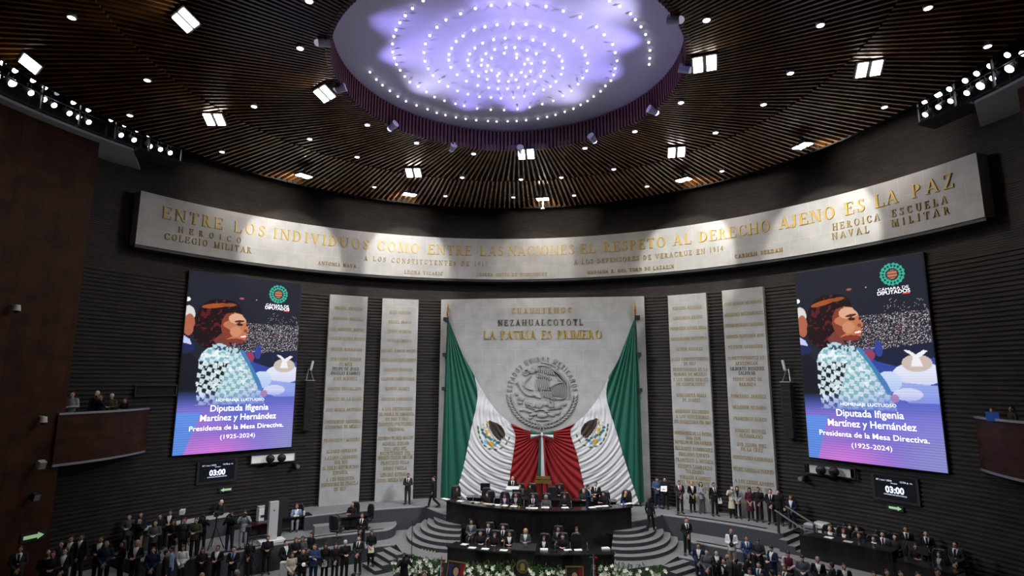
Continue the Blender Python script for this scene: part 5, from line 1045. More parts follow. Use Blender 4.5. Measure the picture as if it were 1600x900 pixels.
TABLE = '''
a1|638,740|P|hold|10|ddwk|k|man in dark suit holding a tablet before the left inner slab
a2|678,744|P|walk|-75|kk|k|man in black jacket walking left beside the green flag
a3|1032,741|P|down|5|sn|k|man in blue hooded jacket standing right of the stone panel
a4|1045,742|P|hold|-20|kk|k|person in black carrying white papers beside the blue jacketed man
a5|1061,751|P|clasp|5|dkwr|n|man in dark suit with red tie before the right inner slab
a6|1081,752|P|clasp|5|+kkw|Y|blond woman in long dark coat over a white top
a7|1098,752|P|cross|5|lg|q|woman in grey top with folded arms before the right inner slab
a8|1115,754|P|side|10|kkwk|k|man in black suit with white papers at the right inner slab edge
a9|1144,758|P|photo|-5|+ck|Q|woman in beige trench coat raising a phone
a10|1158,757|P|clasp|-10|lkk|N|woman in grey blazer with folded hands by the right outer slab
a11|1171,762|P|clasp|-10|+mk|K|woman in maroon dress before the right outer slab
a12|1187,760|P|clasp|-15|kk|k|man all in black next to the maroon dress
a13|1203,764|P|clasp|-20|kkwk|k|bearded man in black suit and tie at the outer slab's right edge
a14|1221,763|P|side|-25|kk|k|man in plain black behind the top of the handrail
a15|1235,774|-.1|clasp|-30|nnw|r|red-haired woman in navy with white blouse behind the handrail
s1|1015,777|-.35|walk|150|kk|K|long-haired woman in black climbing the right curved stairs
s2|1072,809|D|clasp|10|kkwk|n|guard in black suit standing alone on the right dais floor
u1|701,763|P|desk|40|kk|K|woman in black at the left tip of the tall desk
u2|759,770|P|desk|-40|kk|K|woman in black leaning left over papers at the tall desk
u3|788.5,771|P|desk|10|nnp|K|woman in navy jacket seated left of centre, tall desk
u4|806,770|P|desk|0|kkl|n|man in black with pale collar seated at the tall desk
u5|833,771|P|desk|0|kkwb|k|man in white shirt and blue tie at the tall desk
u6|853,773.5|P|desk|0|gk|W|grey-haired woman in grey jacket at the tall desk
u7|882,772|P|desk|0|kk|K|woman in black with long dark hair, right of centre, tall desk
u8|943,768|P|desk|-30|kk|k|man in black half hidden behind two standing men
u9|988,769|P|chin|-20|kk|-|bald man in black at the right tip of the tall desk
u10|919,757|P|hold|70|nnw|k|man in navy suit turned right, standing at the tall desk
u11|931,753|P|hold|-10|kkwk|k|tall man in black suit standing at the tall desk
u12|912,764|P|desk|0|dk|g|grey-haired man seated behind the standing pair
r1|801,744|P|hold|10|kkwk|-|bald man in black suit standing at the white podium
r2|812,755.5|P|desk|0|gk|k|bearded man in grey jacket at the rear desk
r3|829,757|P|desk|-20|kk|Q|woman in black at the rear desk left of the sash
r4|874,758|P|desk|0|kk|q|woman in black at the rear desk right of the sash
l1|736.6,812|D|lap|0|gdl|k|man in grey suit seated at left end, back row
l2|763,817|D|lap|0|kkwb|n|man in black suit with pale tie, back row middle
l3|786,820|D|lap|0|kkwk|k|man in black suit, back row nearest the lectern's left
l4|746,831.5|D|desk|15|kk|k|man in plain black at the left wing, front row
l5|773,832.5|D|desk|0|kk|q|woman in black at the left wing, front row middle
l6|796,830|D|desk|5|kkw|k|person in black over white shirt beside the lectern
l7|821,826|D|hold|0|ggw|y|blond woman in grey blazer speaking at the lectern
l8|850,838|D|desk|-5|kkw|Q|curly-haired woman in black at the right wing
l9|879,834|D|desk|0|kk|k|man in plain black at the right wing, front row
l10|872,823|D|lap|0|dkl|k|man in dark grey suit, back row right of lectern
l11|901,823.5|D|lap|15|kkw|N|woman with light brown hair, back row far right
g1|1142,826|D|hold|-15|wtk|-|bald man in white shirt and tan trousers holding a camera bag
g2|1166,837|-1.6|clasp|0|bnwb|k|man in bright navy suit with hands folded, right terrace wall
g3|1184,841|-1.6|down|-20|dk|k|man in dark leather jacket with folded hands looking down
g4|1206,852|-1.6|down|-60|nnw|k|man in navy suit bowing his head, seen from the side
g5|1231,860|-1.6|down|-20|pdmv|k|man in maroon vest and pink sleeves reading a phone
g6|1251,867|-1.6|down|-20|gk|k|man in dark grey jacket looking down beside the maroon vest
g7|1277,870|-1.6|clasp|-15|kkw|g|grey-haired man in black suit below the counter
g8|1297,879|-1.6|side|-130|dk|k|man in dark jacket turned away below the counter
g9|1318,880|-1.6|hold|-10|kkw|k|dark-skinned man in black suit below the counter
m1|1091,849|M|clasp|-15|nnw|k|man in navy suit at the foot of the right steps
m2|1104,858|M|clasp|-15|gd|k|man in grey suit with dark shirt near the right steps
m3|1119,859|M|hold|0|kkw|k|man in black suit between the grey suit and the photographer
m4|1136,866|M|side|-160|gk|-|bald man in grey seen from behind under the tan trousers
m5|1131,872|M|photo|-50|kdw|k|photographer in black with raised camera, right crowd
m6|1149,871|M|side|-90|kk|Q|dark-haired woman in profile in the right crowd
m7|1157,880|M|hold|100|kkw|K|woman with long black hair and white blouse, right crowd
m8|1168,874|M|photo|150|kk|K|woman in black raising an arm, right crowd
m9|1171,888|M|hold|-30|wk|K|woman in white top with tied black hair, right crowd
m10|1185,878|M|side|-30|nkwb|k|young man in blue suit and tie facing left, right crowd
m11|1190,896|M|side|160|kk|n|brown head of a person at the bottom below the blue suit
m12|1205,890|M|side|-150|wk|k|person in white shirt seen from behind, right crowd
m13|1226,883|M|side|-50|ddwk|k|man in dark suit with pale tie looking left, bottom right crowd
m14|1218,895|M|side|-30|kk|N|woman with brown hair at the bottom edge, right crowd
m15|1365,893|-1.6|side|-20|kk|k|dark-haired head at the bottom below the counter's middle
m16|1386,889.5|-1.6|side|-10|kk|n|man's head at the bottom below the grey counter edge
m17|1407,892|-1.6|side|0|kk|k|man's head at the bottom under the computer desk
m18|1434,894|-1.6|side|0|kk|n|head of a balding man at the bottom under the monitors
m19|1464,888|-1.2|side|20|mk|k|person in maroon at the bottom right below the seated woman
t1|1296,822|T|lap|-20|gdw|-|bald man in grey suit using a phone, nearest the stairs
t2|1318,826|T|desk|-30|kkw|r|red-haired woman in black at the counter
t3|1342,832|T|desk|-40|kk|n|man in black with raised hand at the counter
t4|1365,837|T|desk|-40|kkw|k|man in black with clasped hands at the counter's right half
t5|1343,815.5|T|lap|-20|kk|n|woman in black seated against the wall behind the counter
t6|1360,816|T|chin|-20|kkw|k|man in black covering his face, behind the counter
t7|1392,827|T|lap|-30|gkwm|k|man in grey suit with maroon tie and papers on his lap
t8|1413,831|T|lap|-30|dk|k|man in dark pullover left of the standing pair
t9|1430,849|T|desk|-20|kk|k|man with glasses on his head at the computer
t10|1433,818|T|clasp|-20|kkwk|k|balding man in black suit standing against the right wall
t11|1455,827|T|clasp|-25|kkwk|k|young man in black suit, second standing at the right wall
t12|1467,862|T|lap|-60|kkl|N|woman in black with striped blouse on the far right
t13|1492,846|T|clasp|-50|ddwk|k|man in dark suit and tie standing at the far right
t14|1520,854|T|chin|-40|kk|k|person in black seated with hand to chin, rightmost
b1|32,853|T|clasp|45|ddwk|n|guard in grey suit standing before the left wood wall
b2|76,859|T|clasp|50|ddl|-|bald man in dark suit beside the white sign
b3|83,861|T|hold|40|kk|n|man half hidden behind the bald man near the white sign
b4|102,856|T|clasp|30|kkw|k|person in black with white collar behind the white sign
b5|96,845|T|side|30|dk|k|dim figure in grey by the wood wall's edge
b6|112,837|T|side|20|kkw|k|dim figure in black with white shirt, left doorway
b7|128,834|T|side|10|kkw|k|second dim figure in black in the left doorway
f1|158,838|T|hold|25|kkw|k|man in black suit behind the bald bearded man
f2|167,845|T|clasp|35|nk|-|bald bearded man in dark navy jacket, left crowd
f3|193,845|T|hold|-25|kk|N|woman in black clapping, left crowd
f4|215,844|T|hold|20|kkw|g|grey-haired man in black suit with open collar, left crowd
f5|240,855|D|clasp|35|nn|n|man in navy jacket in profile, left crowd
f6|261,859|D|side|130|kk|k|dark-haired man turned away beside the pale blue sleeves
f7|269,853|D|hold|-60|en|n|man with pale blue sleeves and black vest straps, left crowd
f8|287,852|-1.55|clasp|15|wk|N|woman in white blouse, left crowd
f9|317,856|M|hold|35|kk|K|woman in black with long hair right of the white blouse
f10|341,852|M|hold|15|kkw|k|man in black suit looking at his hands, left crowd
f11|366,854|M|hold|20|kkeb|k|man in black suit with pale blue shirt, left crowd
f12|392,844|M|clasp|10|kk|N|woman in black V-neck suit with folded hands
f13|419,837|M|hold|30|kk|k|dark man in black holding a phone below the pale pillar
f14|447,844|M|clasp|60|kkw|k|man in black suit in profile beside the grey post
f15|463,840|M|hold|25|kk|R|red-haired woman in dark coat, left crowd
f16|473,838|M|hold|10|gk|N|woman in grey knit top behind the cream blazer
f17|487,832|M|clasp|-10|kk|K|woman wrapped in black, back of the left crowd
f18|457,863|M|clasp|40|ck|N|woman in cream blazer with long dark hair
f19|474,857|M|hold|35|kk|k|man in black writing, next to the cream blazer
f20|492,850|M|cross|10|bn|n|man in blue suit with crossed arms and red lanyard
f21|509,849|M|clasp|20|kk|K|woman in black holding a grey folder
f22|525,849|M|clasp|25|kk|K|woman in black with dark hair between folder and grey cap
f23|540,844|M|hold|35|kk|w|person in black with grey-white hair, left crowd
f24|561,837|M|clasp|5|ddwk|n|man in charcoal suit standing at the right end of the left crowd
f25|566,802|D|clasp|5|kkwk|n|man in black suit standing against the left terrace wall
f26|581,829|-1.72|clasp|20|+kk|N|woman in black dress holding cream papers on the left steps
f27|632,864|M|photo|30|kk|k|cameraman in black before the white flowers
f28|316,894|M|side|170|kk|-|bald head at the bottom edge, left crowd
f29|371,890|M|side|150|kk|g|grey-haired head at the bottom edge, left crowd
f30|553,895|M|side|170|kk|k|black-haired head at the bottom edge, left
f31|663,893|M|side|10|kk|n|man's head among the flowers near the small flag
p1|195,801|T|hold|25|gd|k|man in grey jacket, leftmost of the press on the terrace
p2|219,809|T|photo|10|kt|k|photographer in black with beige trousers
p3|220,800|T|side|30|nn|k|man behind the photographer in beige trousers
p4|243,813|T|hold|30|gk|n|grey-jacketed person with camera, press terrace
p5|250,803|T|hold|40|kk|k|dark figure reaching out behind the grey jacket
p6|266,797|T|hold|30|kkw|k|man with white collar, tallest of the press group
p7|272,812|T|hold|10|kk|N|woman in black with notes, press terrace
p8|289,809|T|side|10|dk|n|man in dark jacket left of the olive jacket
p9|307,809|T|hold|20|ok|n|man in olive jacket, press terrace
p10|318,803|T|photo|30|kk|k|cameraman with shoulder camera, press terrace
p11|343,780|T|hold|-15|dd|w|white-haired man standing above the press, against the bricks
p12|362,801|T|photo|20|kn|n|cameraman in dark blue beside the tripod
p13|383,798|T|photo|30|ll|n|man in light grey suit taking a photograph
d1|464,788|T|desk|20|elw|-|bald man in blue suit seated at the left desk
d2|551,785|T|desk|-5|kk|-|bald man in black seated at the small left table
c1|114,609|4.75|hold|20|lk|k|person in grey and white on the balcony by the wood wall
c2|153,605|4.75|side|20|nk|w|white-haired person on the left balcony
c3|158,616|4.75|photo|10|kk|k|person taking a photo on the left balcony
c4|175,615|4.75|hold|20|ok|w|person in olive with white cap on the left balcony
c5|196,622|4.75|hold|0|kk|n|rightmost person on the left balcony
c6|1549,637|4.75|side|-30|kk|k|person in black beside a blue sign on the right balcony
c7|1580,635|4.75|hold|-90|dk|k|person in profile at the right edge of the right balcony
'''
for row in TABLE.strip().split('\n'):
    key, xy, lev, pose, yaw, outf, hair, label = row.split('|'); x, y = map(float, xy.split(','))
    person(key, x, y, lev if lev in LV else float(lev), pose, float(yaw), outf, hair, label, h=(1.30 if key in ('c5', 'c3') else None))

# ------------------------------------------------------------------ chairs under the seated, and empty ones
def chair_proto():
    e = empty('office_chair', (0, 0, 0)); b = lambda n, mb, m, sm=False: mb.build(n, M[m], e, sm, False)
    mb = MB(); n = 14       # padded back: a rounded, gently curved shell
    for k, y in ((0, .0), (1, .09)):
        for j in range(9):
            z = .50+.72*j/8; wd = .27*(1-.35*max(0, (j-5)/3)**2)*(1 if j > 0 else .85)
            for i in range(n): u = -1+2*i/(n-1); mb.v.append((u*wd, .26+y+.05*(1-u*u)-.02+.10*(z-.5)-(.03 if k else -.03)*abs(u)**3, z))
    for k in (0, 1):
        for j in range(8):
            for i in range(n-1): q = k*9*n+j*n+i; mb.f.append((q, q+1, q+n+1, q+n) if k == 0 else (q, q+n, q+n+1, q+1)); mb.m.append(0)
    N9 = 9*n
    for j in range(8): mb.f += [(j*n, (j+1)*n, N9+(j+1)*n, N9+j*n), (j*n+n-1, N9+j*n+n-1, N9+(j+1)*n+n-1, (j+1)*n+n-1)]; mb.m += [0, 0]
    for i in range(n-1): mb.f += [(i, N9+i, N9+i+1, i+1), (8*n+i, 8*n+i+1, N9+8*n+i+1, N9+8*n+i)]; mb.m += [0, 0]
    b('backrest', mb, 'leather', True); mb = MB(); mb.box((0, .0, .40), (.50, .48, .08)); b('seat', mb, 'leather'); o = e.children[-1]; bv = o.modifiers.new('b', 'BEVEL'); bv.width = .03; bv.segments = 2
    b('column', MB().tube((0, 0, .08), (0, 0, .37), .03), 'steel'); mb = MB(); [mb.bar((0, 0, .09), (.28*math.cos(t), .28*math.sin(t), .05), .04) for t in np.linspace(0, 2*PI, 6)[:-1]]; b('star_base', mb, 'blackm')
    for s in (-1, 1): mb = MB(); mb.bar((s*.27, .2, .42), (s*.27, .16, .62), .035); mb.bar((s*.27, .2, .62), (s*.27, -.16, .62), .05, .035); b('armrest', mb, 'blackm')
    return e
ch = chair_proto(); used = False
def chair(p, z, yaw, label, k=1.0):
    global used
    o = ch if not used else copy_tree(ch); used = True; o.location = (p[0], p[1], z); o.rotation_euler = (0, 0, math.radians(yaw)); o.scale = (k, k, k); tag(o, label, 'chair', 'black office chairs'); return o
for key, (e, A, k, yaw, label) in list(PEOPLE.items()):
    if 'trousers' in A and any(A is FIG.get(q) for q in ('desk', 'lap', 'chin')):
        w_ = label.split(); chair(e.location, e.location.z, yaw*.5, 'black leather chair holding the '+' '.join(w_[:11]), 1.02)
for px, py, z, yaw, lab in ((761, 764, 0, 15, 'empty black armchair at the left end of the rear desk'), (862, 762, 0, 0, 'empty black chair right of the sash, rear desk'), (900, 837, LV['D'], 0, 'empty black chair at the right wing of the lower desk'), (894, 819, LV['D'], 0, 'black high chair behind the light brown haired woman'), (572, 790, LV['T'], -30, 'empty round-backed chair beside the small left table'), (528, 803, LV['T'], 170, 'empty armchair facing the small left table')):
    p = at_z(px, py, z+1.2); chair(p, z, yaw, lab)

# ------------------------------------------------------------------ things held and things on the desks
def sheet(loc, rz, label, m='paper', sz=(.22, .30), tilt=0.0, grp=None, th=.012, name='paper_sheet', cat='paper'):
    mb = MB(); R = Matrix.Rotation(rz, 3, 'Z') @ Matrix.Rotation(tilt, 3, 'X'); mb.box((loc[0], loc[1], loc[2]+th/2), (*sz, th), rot=R)
    mb.box(V((loc[0], loc[1], loc[2]+th*1.1))+R @ V((.012, .01, 0)), (sz[0]*.97, sz[1]*.97, th*.35), rot=R @ Matrix.Rotation(.12, 3, 'Z')); o = mb.build(name, M[m]); return tag(o, label, cat, grp)
def held(key, label, m='paper', sz=(.22, .30), name='paper_sheet', cat='paper', tilt=1.1, th=.012, d=(0, 0, 0)):
    q = (hand_of(key)+hand_of(key, 'hand2'))/2+V(d); sheet(q-V((0, 0, .0)), math.radians(PEOPLE[key][3]), label, m, sz, tilt, None, th, name, cat)
held('a1', 'dark tablet held by the man before the left inner slab', 'screenoff', (.2, .26), 'tablet', 'tablet', .4); held('a4', 'white papers held by the person in black right of the panel', 'paper', (.34, .30)); held('f26', 'cream papers held by the woman on the left steps', 'cream', (.25, .32)); held('f21', 'grey folder held by the woman in the left crowd', 'steel', (.22, .30), 'folder', 'folder')
held('g5', 'dark phone read by the man in the maroon vest', 'screenoff', (.09, .16), 'phone', 'phone', .6); held('a9', 'pale phone raised by the woman in the trench coat', 'white', (.10, .18), 'phone', 'phone', 1.5); held('t7', 'white papers on the lap of the man with maroon tie', 'paper', (.26, .32), tilt=.5); held('f19', 'small white note held beside the cream blazer', 'paper', (.12, .16), tilt=.7)
q = hand_of('a8', 'hand2'); sheet(q, .2, 'white papers at the side of the man before the right inner slab', 'paper', (.2, .28), 1.4)
def photo_cam(key, label, k=1.0, m='blackm'):
    q = (hand_of(key)+hand_of(key, 'hand2'))/2; yaw = math.radians(PEOPLE[key][3]); R = Matrix.Rotation(yaw, 3, 'Z'); f = lambda x, y, z: q+R @ V((x, y, z))*k
    e = empty('photo_camera', q, label, 'camera'); mb = MB(); mb.box(f(0, -.03, 0), (.15*k, .08*k, .11*k), yaw); mb.box(f(0, -.03, .07), (.07*k, .06*k, .04*k), yaw); mb.build('body', M[m], e); MB().tube(f(0, -.07, 0), f(0, -.24, -.01), .045*k, .055*k).build('lens', M['blackm'], e)
photo_cam('p2', 'black photo camera of the man in beige trousers'); photo_cam('p10', 'black shoulder camera of the cameraman on the press terrace', 1.8); photo_cam('p12', 'black camera of the cameraman in dark blue', 1.7); photo_cam('p13', 'camera with white lens of the man in light grey', 1.1); photo_cam('m5', 'black camera raised in the right crowd', 1.1); photo_cam('f27', 'black television camera before the white flowers', 1.9); photo_cam('c3', 'small camera raised on the left balcony', .9); photo_cam('g1', 'dark camera bag held by the bald man in white', 1.15)
dz = .755
for px, py, lab, w_ in ((694, 780, 'white papers at the left tip of the tall desk', .5), (719, 783, 'white sheet on the tall desk near the left tip', .35), (748, 783, 'pale notebook before the leaning woman, tall desk', .5), (762, 787.5, 'white papers right of the pale notebook, tall desk', .5), (775, 789, 'second white stack before the navy woman, tall desk', .45), (789, 790, 'white sheet before the navy woman, tall desk', .3), (803, 791, 'white sheet before the man with pale collar, tall desk', .35), (831, 794, 'wide white papers before the blue tie, tall desk', .6), (852, 793, 'white sheet before the grey jacket, tall desk', .4), (882, 792, 'white sheet before the long-haired woman, tall desk', .35), (925, 793, 'white sheet left of the right stack, tall desk', .32), (934, 791, 'white sheet in the middle of the right stack, tall desk', .35), (942, 789, 'white sheet at the back of the right stack, tall desk', .35), (958, 783, 'pale notebook near the right tip, tall desk', .35), (974, 784, 'white sheet before the bald man at the right tip', .35)):
    p = at_z(px, py, dz); rr = math.hypot(p[0]-UC[0], p[1]-UC[1]); c = max(UR-.62, min(UR-.22, rr)); v = (np.array(p[:2])-np.array(UC))/rr*c; sheet((UC[0]+v[0], UC[1]+v[1], .75), math.atan2(v[0], -v[1]), lab, 'cream' if 'notebook' in lab else 'paper', (w_, .26), th=.015)
for px, py, lab in ((726, 851, 'white papers before the man in grey, lower left wing'), (736, 857, 'white sheet before the plain black man, lower left wing'), (758, 858, 'white papers before the woman, lower left wing'), (787, 860, 'white papers beside the lectern, lower left wing'), (850, 860, 'white name card before the curly-haired woman'), (886, 857, 'white cup-side note before the man in black, lower right wing'), (901, 856, 'pale papers before the empty chair, lower right wing'), (939, 852, 'white tissue box at the right tip of the lower desk')):
    p = at_z(px, py, -.42); rr = math.hypot(p[0]-UC[0], p[1]-UC[1]); c = max(LR-.66, min(LR-.22, rr)); v = (np.array(p[:2])-np.array(UC))/rr*c; sheet((UC[0]+v[0], UC[1]+v[1], -.42), math.atan2(v[0], -v[1]), lab, 'paper', (.34, .24), th=.05 if 'box' in lab or 'card' in lab else .015)
for u, v, lab in ((1.15, .3, 'white sheet on the counter before the raised hand'), (1.95, .25, 'cream papers on the counter before the clasped hands')):
    q = A_+CD*u+CN*v; sheet((q.x, q.y, .28), math.atan2(CD.y, CD.x), lab, 'paper' if u < 1.5 else 'cream', (.34, .24))
p = at_z(461, 806, LV['T']+.77); sheet((p[0], p[1], LV['T']+.765), -.7, 'white papers on the left desk before the blue suit', 'paper', (.35, .25))
def cup(loc, label, m='white', r=.035, h=.11, name='cup'):
    mb = MB(); mb.tube(loc, V(loc)+V((0, 0, h)), r*.8, r, 12, caps=False); mb.tube(V(loc)+V((0, 0, .001)), V(loc)+V((0, 0, h*.9)), r*.7, r*.9, 12); tag(mb.build(name, M[m]), label, name)
cup(Vector(p)+V((.35, .28, -.005)), 'white cup on the left desk', r=.06, h=.2)
for a, lab, m, h in ((-2.2, 'small glass before the blue tie, tall desk', 'lgrey', .12), (-6, 'yellow cup left of the blue tie, tall desk', 'yellow', .08), (33.5, 'blue bottle before the bald man at the right tip', 'bluep', .24), (-13, 'glass before the navy woman, tall desk', 'lgrey', .12)):
    cup((UC[0]+(UR-.4)*math.sin(math.radians(a)), UC[1]-(UR-.4)*math.cos(math.radians(a)), .75), lab, m, .045, h, 'bottle' if 'bottle' in lab else 'cup')
def mic(loc, label, rz=0.0):
    e = empty('desk_microphone', loc, label, 'microphone', 'gooseneck microphones'); f = lambda x, y, z: V(loc)+Matrix.Rotation(rz, 3, 'Z') @ V((x, y, z)); MB().box(f(0, 0, .02), (.14, .12, .04), rz).build('base', M['blackm'], e); mb = MB(); mb.tube(f(0, 0, .04), f(0, .04, .26), .009); mb.tube(f(0, .04, .26), f(0, .12, .34), .009); mb.build('gooseneck', M['steel'], e); mb = MB(); mb.ell(f(0, .14, .36), (.022, .03, .022)); mb.build('head', M['blackm'], e)
for R_, z, lst in ((UR, .75, ((-25, 'left tip of the tall desk'), (-16, 'tall desk by the leaning woman'), (-4.3, 'tall desk between collar and blue tie'), (5.5, 'tall desk by the grey jacket'), (13, 'tall desk by the long-haired woman'), (28, 'tall desk near the right tip'))), (LR, -.42, ((-15, 'lower left wing, outer'), (-10.5, 'lower left wing, middle'), (-6, 'lower left wing, beside lectern'), (6, 'lower right wing, beside lectern'), (9.5, 'lower right wing, middle'), (13.5, 'lower right wing, by the empty chair')))):
    for a, lab in lst: a = math.radians(a); mic((UC[0]+(R_-.45)*math.sin(a), UC[1]-(R_-.45)*math.cos(a), z), 'gooseneck microphone, '+lab, a)
# microphone stand, hazard tapes, white folding sign, grey post
q = at_z(643, 868, LV['D']); e = empty('microphone_stand', q, 'thin black microphone stand on the dais left of the curved stairs', 'stand'); MB().tube(q, V(q)+V((0, 0, 1.55)), .018, .012, 8).build('pole', M['blackm'], e); MB().tube(q, V(q)+V((0, 0, .03)), .15, .14, 16).build('foot', M['blackm'], e); mb = MB(); mb.ell(V(q)+V((0, 0, 1.58)), (.03, .03, .05)); mb.build('head', M['blackm'], e)
def tape(a, b, z, label):
    p0, p1 = at_z(*a, z), at_z(*b, z); e = MB()
    for k in range(10):
        f0, f1 = k/10, (k+1)/10; u, v = V(p0)+(V(p1)-V(p0))*f0, V(p0)+(V(p1)-V(p0))*f1; e.bar((u.x, u.y, z+.008), (v.x, v.y, z+.008), .015, .09, mi=k % 2)
    tag(e.build('hazard_tape', [mat('tape_cream', (.6, .5, .25), .6), M['blackm']]), label, 'tape')
tape((659, 859), (683, 863.5), LV['D'], 'striped hazard tape on the dais left of the lower desk'); tape((676, 845), (694, 850.5), LV['D']+.174, 'striped hazard tape on the lowest left curved step'); tape((960, 865), (1000, 858.5), LV['D']+.174, 'striped hazard tape on the lowest right curved step'); tape((961, 875.5), (1010, 874), LV['D'], 'striped hazard tape on the dais right of the lower desk')
q = at_z(103, 873, LV['T']+1.15); e = empty('sign_stand', (q[0], q[1], LV['T']), 'white folded sign panel standing at the left doorway', 'sign'); MB().box((q[0], q[1], LV['T']+.57), (.36, .1, 1.14), .6).build('panel', M['white'], e); mb = MB(); R = Matrix.Rotation(.6, 3, 'Z'); [mb.box(V((q[0], q[1], LV['T']+.86+dz_))+R @ V((dx_, -.055, 0)), (w2, .012, h2), .6) for dx_, dz_, w2, h2 in ((-.08, 0, .03, .2), (.08, 0, .03, .2), (0, .1, .19, .03), (0, -.1, .19, .03), (0, .02, .03, .1))]; mb.build('symbol', M['steel'], e)
q = at_z(444, 877, LV['M']+.95); e = empty('grey_post', (q[0], q[1], LV['M']), 'low grey post standing in the left crowd by the man in profile', 'post'); MB().box((q[0], q[1], LV['M']+.45), (.32, .2, .9), .6).build('body', M['lgrey'], e); MB().ell((q[0], q[1], LV['M']+.9), (.19, .13, .06)).build('rounded_cap', M['lgrey'], e)
# tripods on the press terrace
for px, py, lab in ((339, 803, 'tall black camera tripod, press terrace middle'), (285, 800, 'slim lamp stand left of the olive jacket'), (388, 826, 'thin black stand beside the light grey suit')):
    q = at_z(px, py, LV['T']+1.55); b = V((q[0], q[1], LV['T'])); e = empty('tripod', b, lab, 'tripod'); [MB().bar(b+V((.42*math.cos(t), .42*math.sin(t), 0)), b+V((0, 0, 1.0)), .035).build('leg', M['blackm'], e) for t in (.4, 2.5, 4.6)]; MB().bar(b+V((0, 0, .95)), b+V((0, 0, 1.5)), .05).build('column', M['blackm'], e)
    mb = MB(); mb.box(b+V((0, 0, 1.56)), (.2, .42, .2), .5); mb.build('camera_head', M['blackm'] if 'lamp' not in lab else M['white'], e)
q = at_z(270, 826, LV['T']+.6); e = empty('ledge_table', (q[0]-2.2, q[1]+1.2, LV['T']), 'long pale ledge along the bricks behind the press', 'ledge'); p1, p2 = V(pol(20.2, -62, LV['T']+.95)), V(pol(20.2, -50.5, LV['T']+.95)); e.location = ((p1.x+p2.x)/2, (p1.y+p2.y)/2, LV['T']); MB().bar(p1, p2, .7, .06).build('ledge_top', M['lgrey'], e); MB().bar(p1-V((0, 0, .5)), p2-V((0, 0, .5)), .5, .9).build('ledge_body', M['riser'], e)
# white balcony notice, blue notice
q = hand_of('c6')+V((-.25, -.35, .25)); p0, t_v, n_v = slab_frame(63.9, 19.2); mb = MB(); qq = at_r(1551, 651, 19.6); mb.box(qq, (.45, .03, .34), math.radians(-63)); o = mb.build('notice', M['bluep']); tag(o, 'small blue notice on the right balcony rail', 'notice')
# ------------------------------------------------------------------ flowers, portraits, small flags
def lily(): 
    mb = MB()
    for k in range(6):
        a = k*PI/3; d = V((math.cos(a), math.sin(a), 0)); s = V((-d.y, d.x, 0)); o = len(mb.v); mb.v += [tuple(V((0, 0, 0))), tuple(d*.05+s*.026+V((0, 0, .05))), tuple(d*.105+V((0, 0, .055))), tuple(d*.05-s*.026+V((0, 0, .05))), tuple(d*.05+V((0, 0, .04)))]
        mb.f += [(o, o+1, o+4), (o+1, o+2, o+4), (o+2, o+3, o+4), (o+3, o, o+4)]; mb.m += [0]*4
    mb.ell((0, 0, .03), (.012, .012, .03), 6, 4); return mb
LILY = None
def flowers(x0, x1, yc, z0, z1, n, label, seed):
    global LILY
    R_ = random.Random(seed); e = empty('flower_arrangement', ((x0+x1)/2, yc, LV['M']), label, 'flowers', 'white lily arrangements before the lower desk'); mb = MB()
    for _ in range(int(520*(x1-x0)/2)):
        x, y, z = R_.uniform(x0, x1), yc+R_.uniform(-.35, .35), R_.uniform(LV['M']+.05, z1) if R_.random() < .35 else R_.uniform(z0, z1); d = V((R_.gauss(0, .6), -.5+R_.gauss(0, .5), R_.uniform(.2, 1.3))).normalized(); s = d.cross(V((R_.gauss(0, 1), R_.gauss(0, 1), .3))).normalized()*.022; p = V((x, y, z)); L = R_.uniform(.12, .26)
        mb.add([p, p+d*L*.5+s, p+d*L, p+d*L*.5-s, p+d*L*.5+V((0, -.008, .012))], [(0, 1, 4), (1, 2, 4), (2, 3, 4), (3, 0, 4)])
    mb.build('foliage', M['leaf'], e); MB().box(((x0+x1)/2, yc+.05, (LV['M']+z0)/2), (x1-x0-.1, .5, z0-LV['M'])).build('planter', M['desk'], e)
    for k in range(n):
        p = V((R_.uniform(x0, x1), yc-.12-R_.uniform(0, .3), R_.uniform(z0, z1))); 
        if LILY is None: LILY = lily().build('bloom', M['petal'], e, False, False); o = LILY
        else: o = LILY.copy(); COL.objects.link(o); o.parent = e
        o.location = p-V(e.location); s_ = R_.uniform(.8, 1.25); o.scale = (s_,)*3; o.rotation_euler = (R_.uniform(.5, 1.5), R_.gauss(0, .3), R_.gauss(0, .7))
for x0, x1, y, ptop, n, lab, sd in ((615, 690, 10.9, 868, 62, 'bank of white lilies left of the lower desk', 1), (727, 803, 9.9, 877, 55, 'bank of white lilies between left portrait and lectern crest', 2), (825, 884, 9.9, 883, 46, 'bank of white lilies between lectern crest and right portrait', 3), (936, 1038, 10.6, 881, 66, 'bank of white lilies right of the lower desk', 4)):
    a, b = at_y(x0, ptop+10, y), at_y(x1, ptop+10, y); zt = at_y((x0+x1)/2, ptop, y)[2]; flowers(a[0], b[0], y, zt-.85, zt-.12, n, lab, sd)
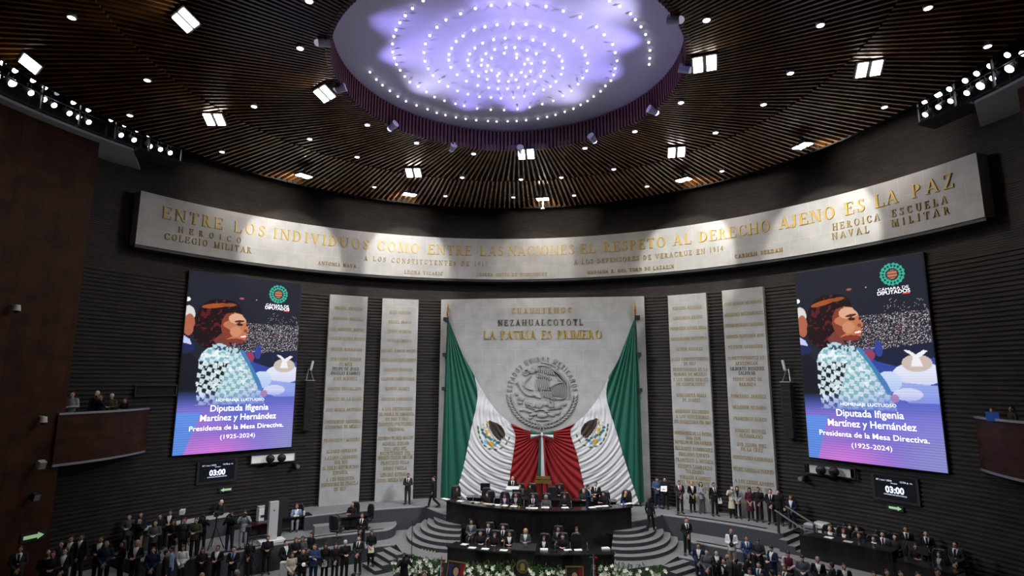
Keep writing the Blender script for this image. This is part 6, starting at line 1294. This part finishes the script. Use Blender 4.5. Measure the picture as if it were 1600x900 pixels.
def portrait(px, ptop, hw, y, label, col, tilt):
    c = at_y(px, ptop, y); z1 = c[2]; z0 = z1-1.05; e = empty('framed_portrait', (c[0], y, LV['M']), label, 'portrait'); R = Matrix.Rotation(-.12, 3, 'X') @ Matrix.Rotation(tilt, 3, 'Y'); f = lambda x, d, z: V((c[0], y, (z0+z1)/2))+R @ V((x, d, z))
    mb = MB(); [mb.box(f(s*hw, 0, 0), (.05, .05, 1.08), rot=R) for s in (-1, 1)]; [mb.box(f(0, 0, s*.52), (2*hw+.05, .05, .05), rot=R) for s in (-1, 1)]; mb.build('frame', M['brass'], e)
    MB().box(f(0, .01, 0), (2*hw, .02, 1.04), rot=R).build('backdrop', mat('portrait_ground', col, .5), e); MB().box(f(hw*.72, -.004, 0), (hw*.5, .012, 1.0), rot=R).build('red_drape', M['red'], e)
    def flat(nm, pts, m, d): mb = MB(); mb.prism(pts, lambda x, z: f(x, -d, z), lambda x, z: f(x, -d-.006, z)); mb.build(nm, m, e)
    C_ = lambda cx, cz, rx, rz: [(cx+rx*math.cos(t), cz+rz*math.sin(t)) for t in np.linspace(0, 2*PI, 19)[:-1]][::1]
    flat('painted_hair', C_(.0, .20, .19, .24), HAIRM['b'], .006); flat('painted_face', C_(.0, .14, .115, .17), SKIN[0], .014); flat('painted_coat', [(-hw*.8, -.5), (hw*.8, -.5), (hw*.55, -.1), (.1, .0), (-.1, .0), (-hw*.55, -.1)], M['charcoal'], .012)
    mb = MB(); [mb.bar(f(s*.2, .03, -.5), (c[0]+s*.25, y+.15, LV['M']), .04) for s in (-1, 1)]; mb.bar(f(0, .03, .3), (c[0], y+.55, LV['M']), .04); mb.build('easel', M['desk'], e)
portrait(712, 878.5, .37, 9.55, 'framed portrait on a blue ground left of the lectern', (.03, .04, .14), .10); portrait(898, 886, .35, 9.45, 'framed portrait with gold top right of the lectern', (.02, .02, .03), -.03)
def small_flag(px, ptop, y, label):
    c = at_y(px, ptop, y); e = empty('standing_flag', (c[0], y, LV['M']), label, 'flag', 'small standing flags'); x, z = c[0], c[2]; MB().tube((x, y, LV['M']), (x, y, z), .018, .015, 8).build('pole', M['brass'], e); mb = MB(); mb.tube((x, y, z), (x, y, z+.14), .03, .004, 8); mb.build('spear_tip', M['brass'], e)
    for s in (-1, 1): mb = MB(); mb.ell((x+s*.09, y-.03, z-.06), (.085, .03, .05)); mb.build('bow', M['green'] if s < 0 else M['red'], e, smooth=True)
    for i, (nm, m) in enumerate((('green_stripe', 'green'), ('white_stripe', 'wcloth'), ('red_stripe', 'red'))):
        mb = MB(); n = 8
        for j in range(13):
            f = j/12; zz = z-.35-1.1*f
            for q in range(n+1): u = (i+q/n)/3; xx = x+(u-.42)*(.14+.46*f); mb.v.append((xx, y-.06-.05*math.sin(u*19+f*2)-.05*f, zz-.35*(u-.2)*(1-f)))
        mb.f = [(j*(n+1)+q, j*(n+1)+q+1, (j+1)*(n+1)+q+1, (j+1)*(n+1)+q) for j in range(12) for q in range(n)]; mb.m = [0]*len(mb.f); o = mb.build(nm, M[m], e, smooth=True); md = o.modifiers.new('t', 'SOLIDIFY'); md.thickness = .012
    mb = MB(); [mb.bar((x+.02*k-.02, y-.07, z-.1), (x+.05*k-.05, y-.07, z-.48), .03, .012, mi=k) for k in range(3)]; mb.build('ribbons', [M['green'], M['wcloth'], M['red']], e); MB().box((x, y-.04, z-.42), (.16, .06, .16)).build('gold_band', M['brass'], e)
small_flag(690, 873, 9.3, 'small tricolour flag on a pole left of the left portrait'); small_flag(927, 869, 9.3, 'small tricolour flag on a pole right of the right portrait')
print('objects', len(bpy.data.objects))
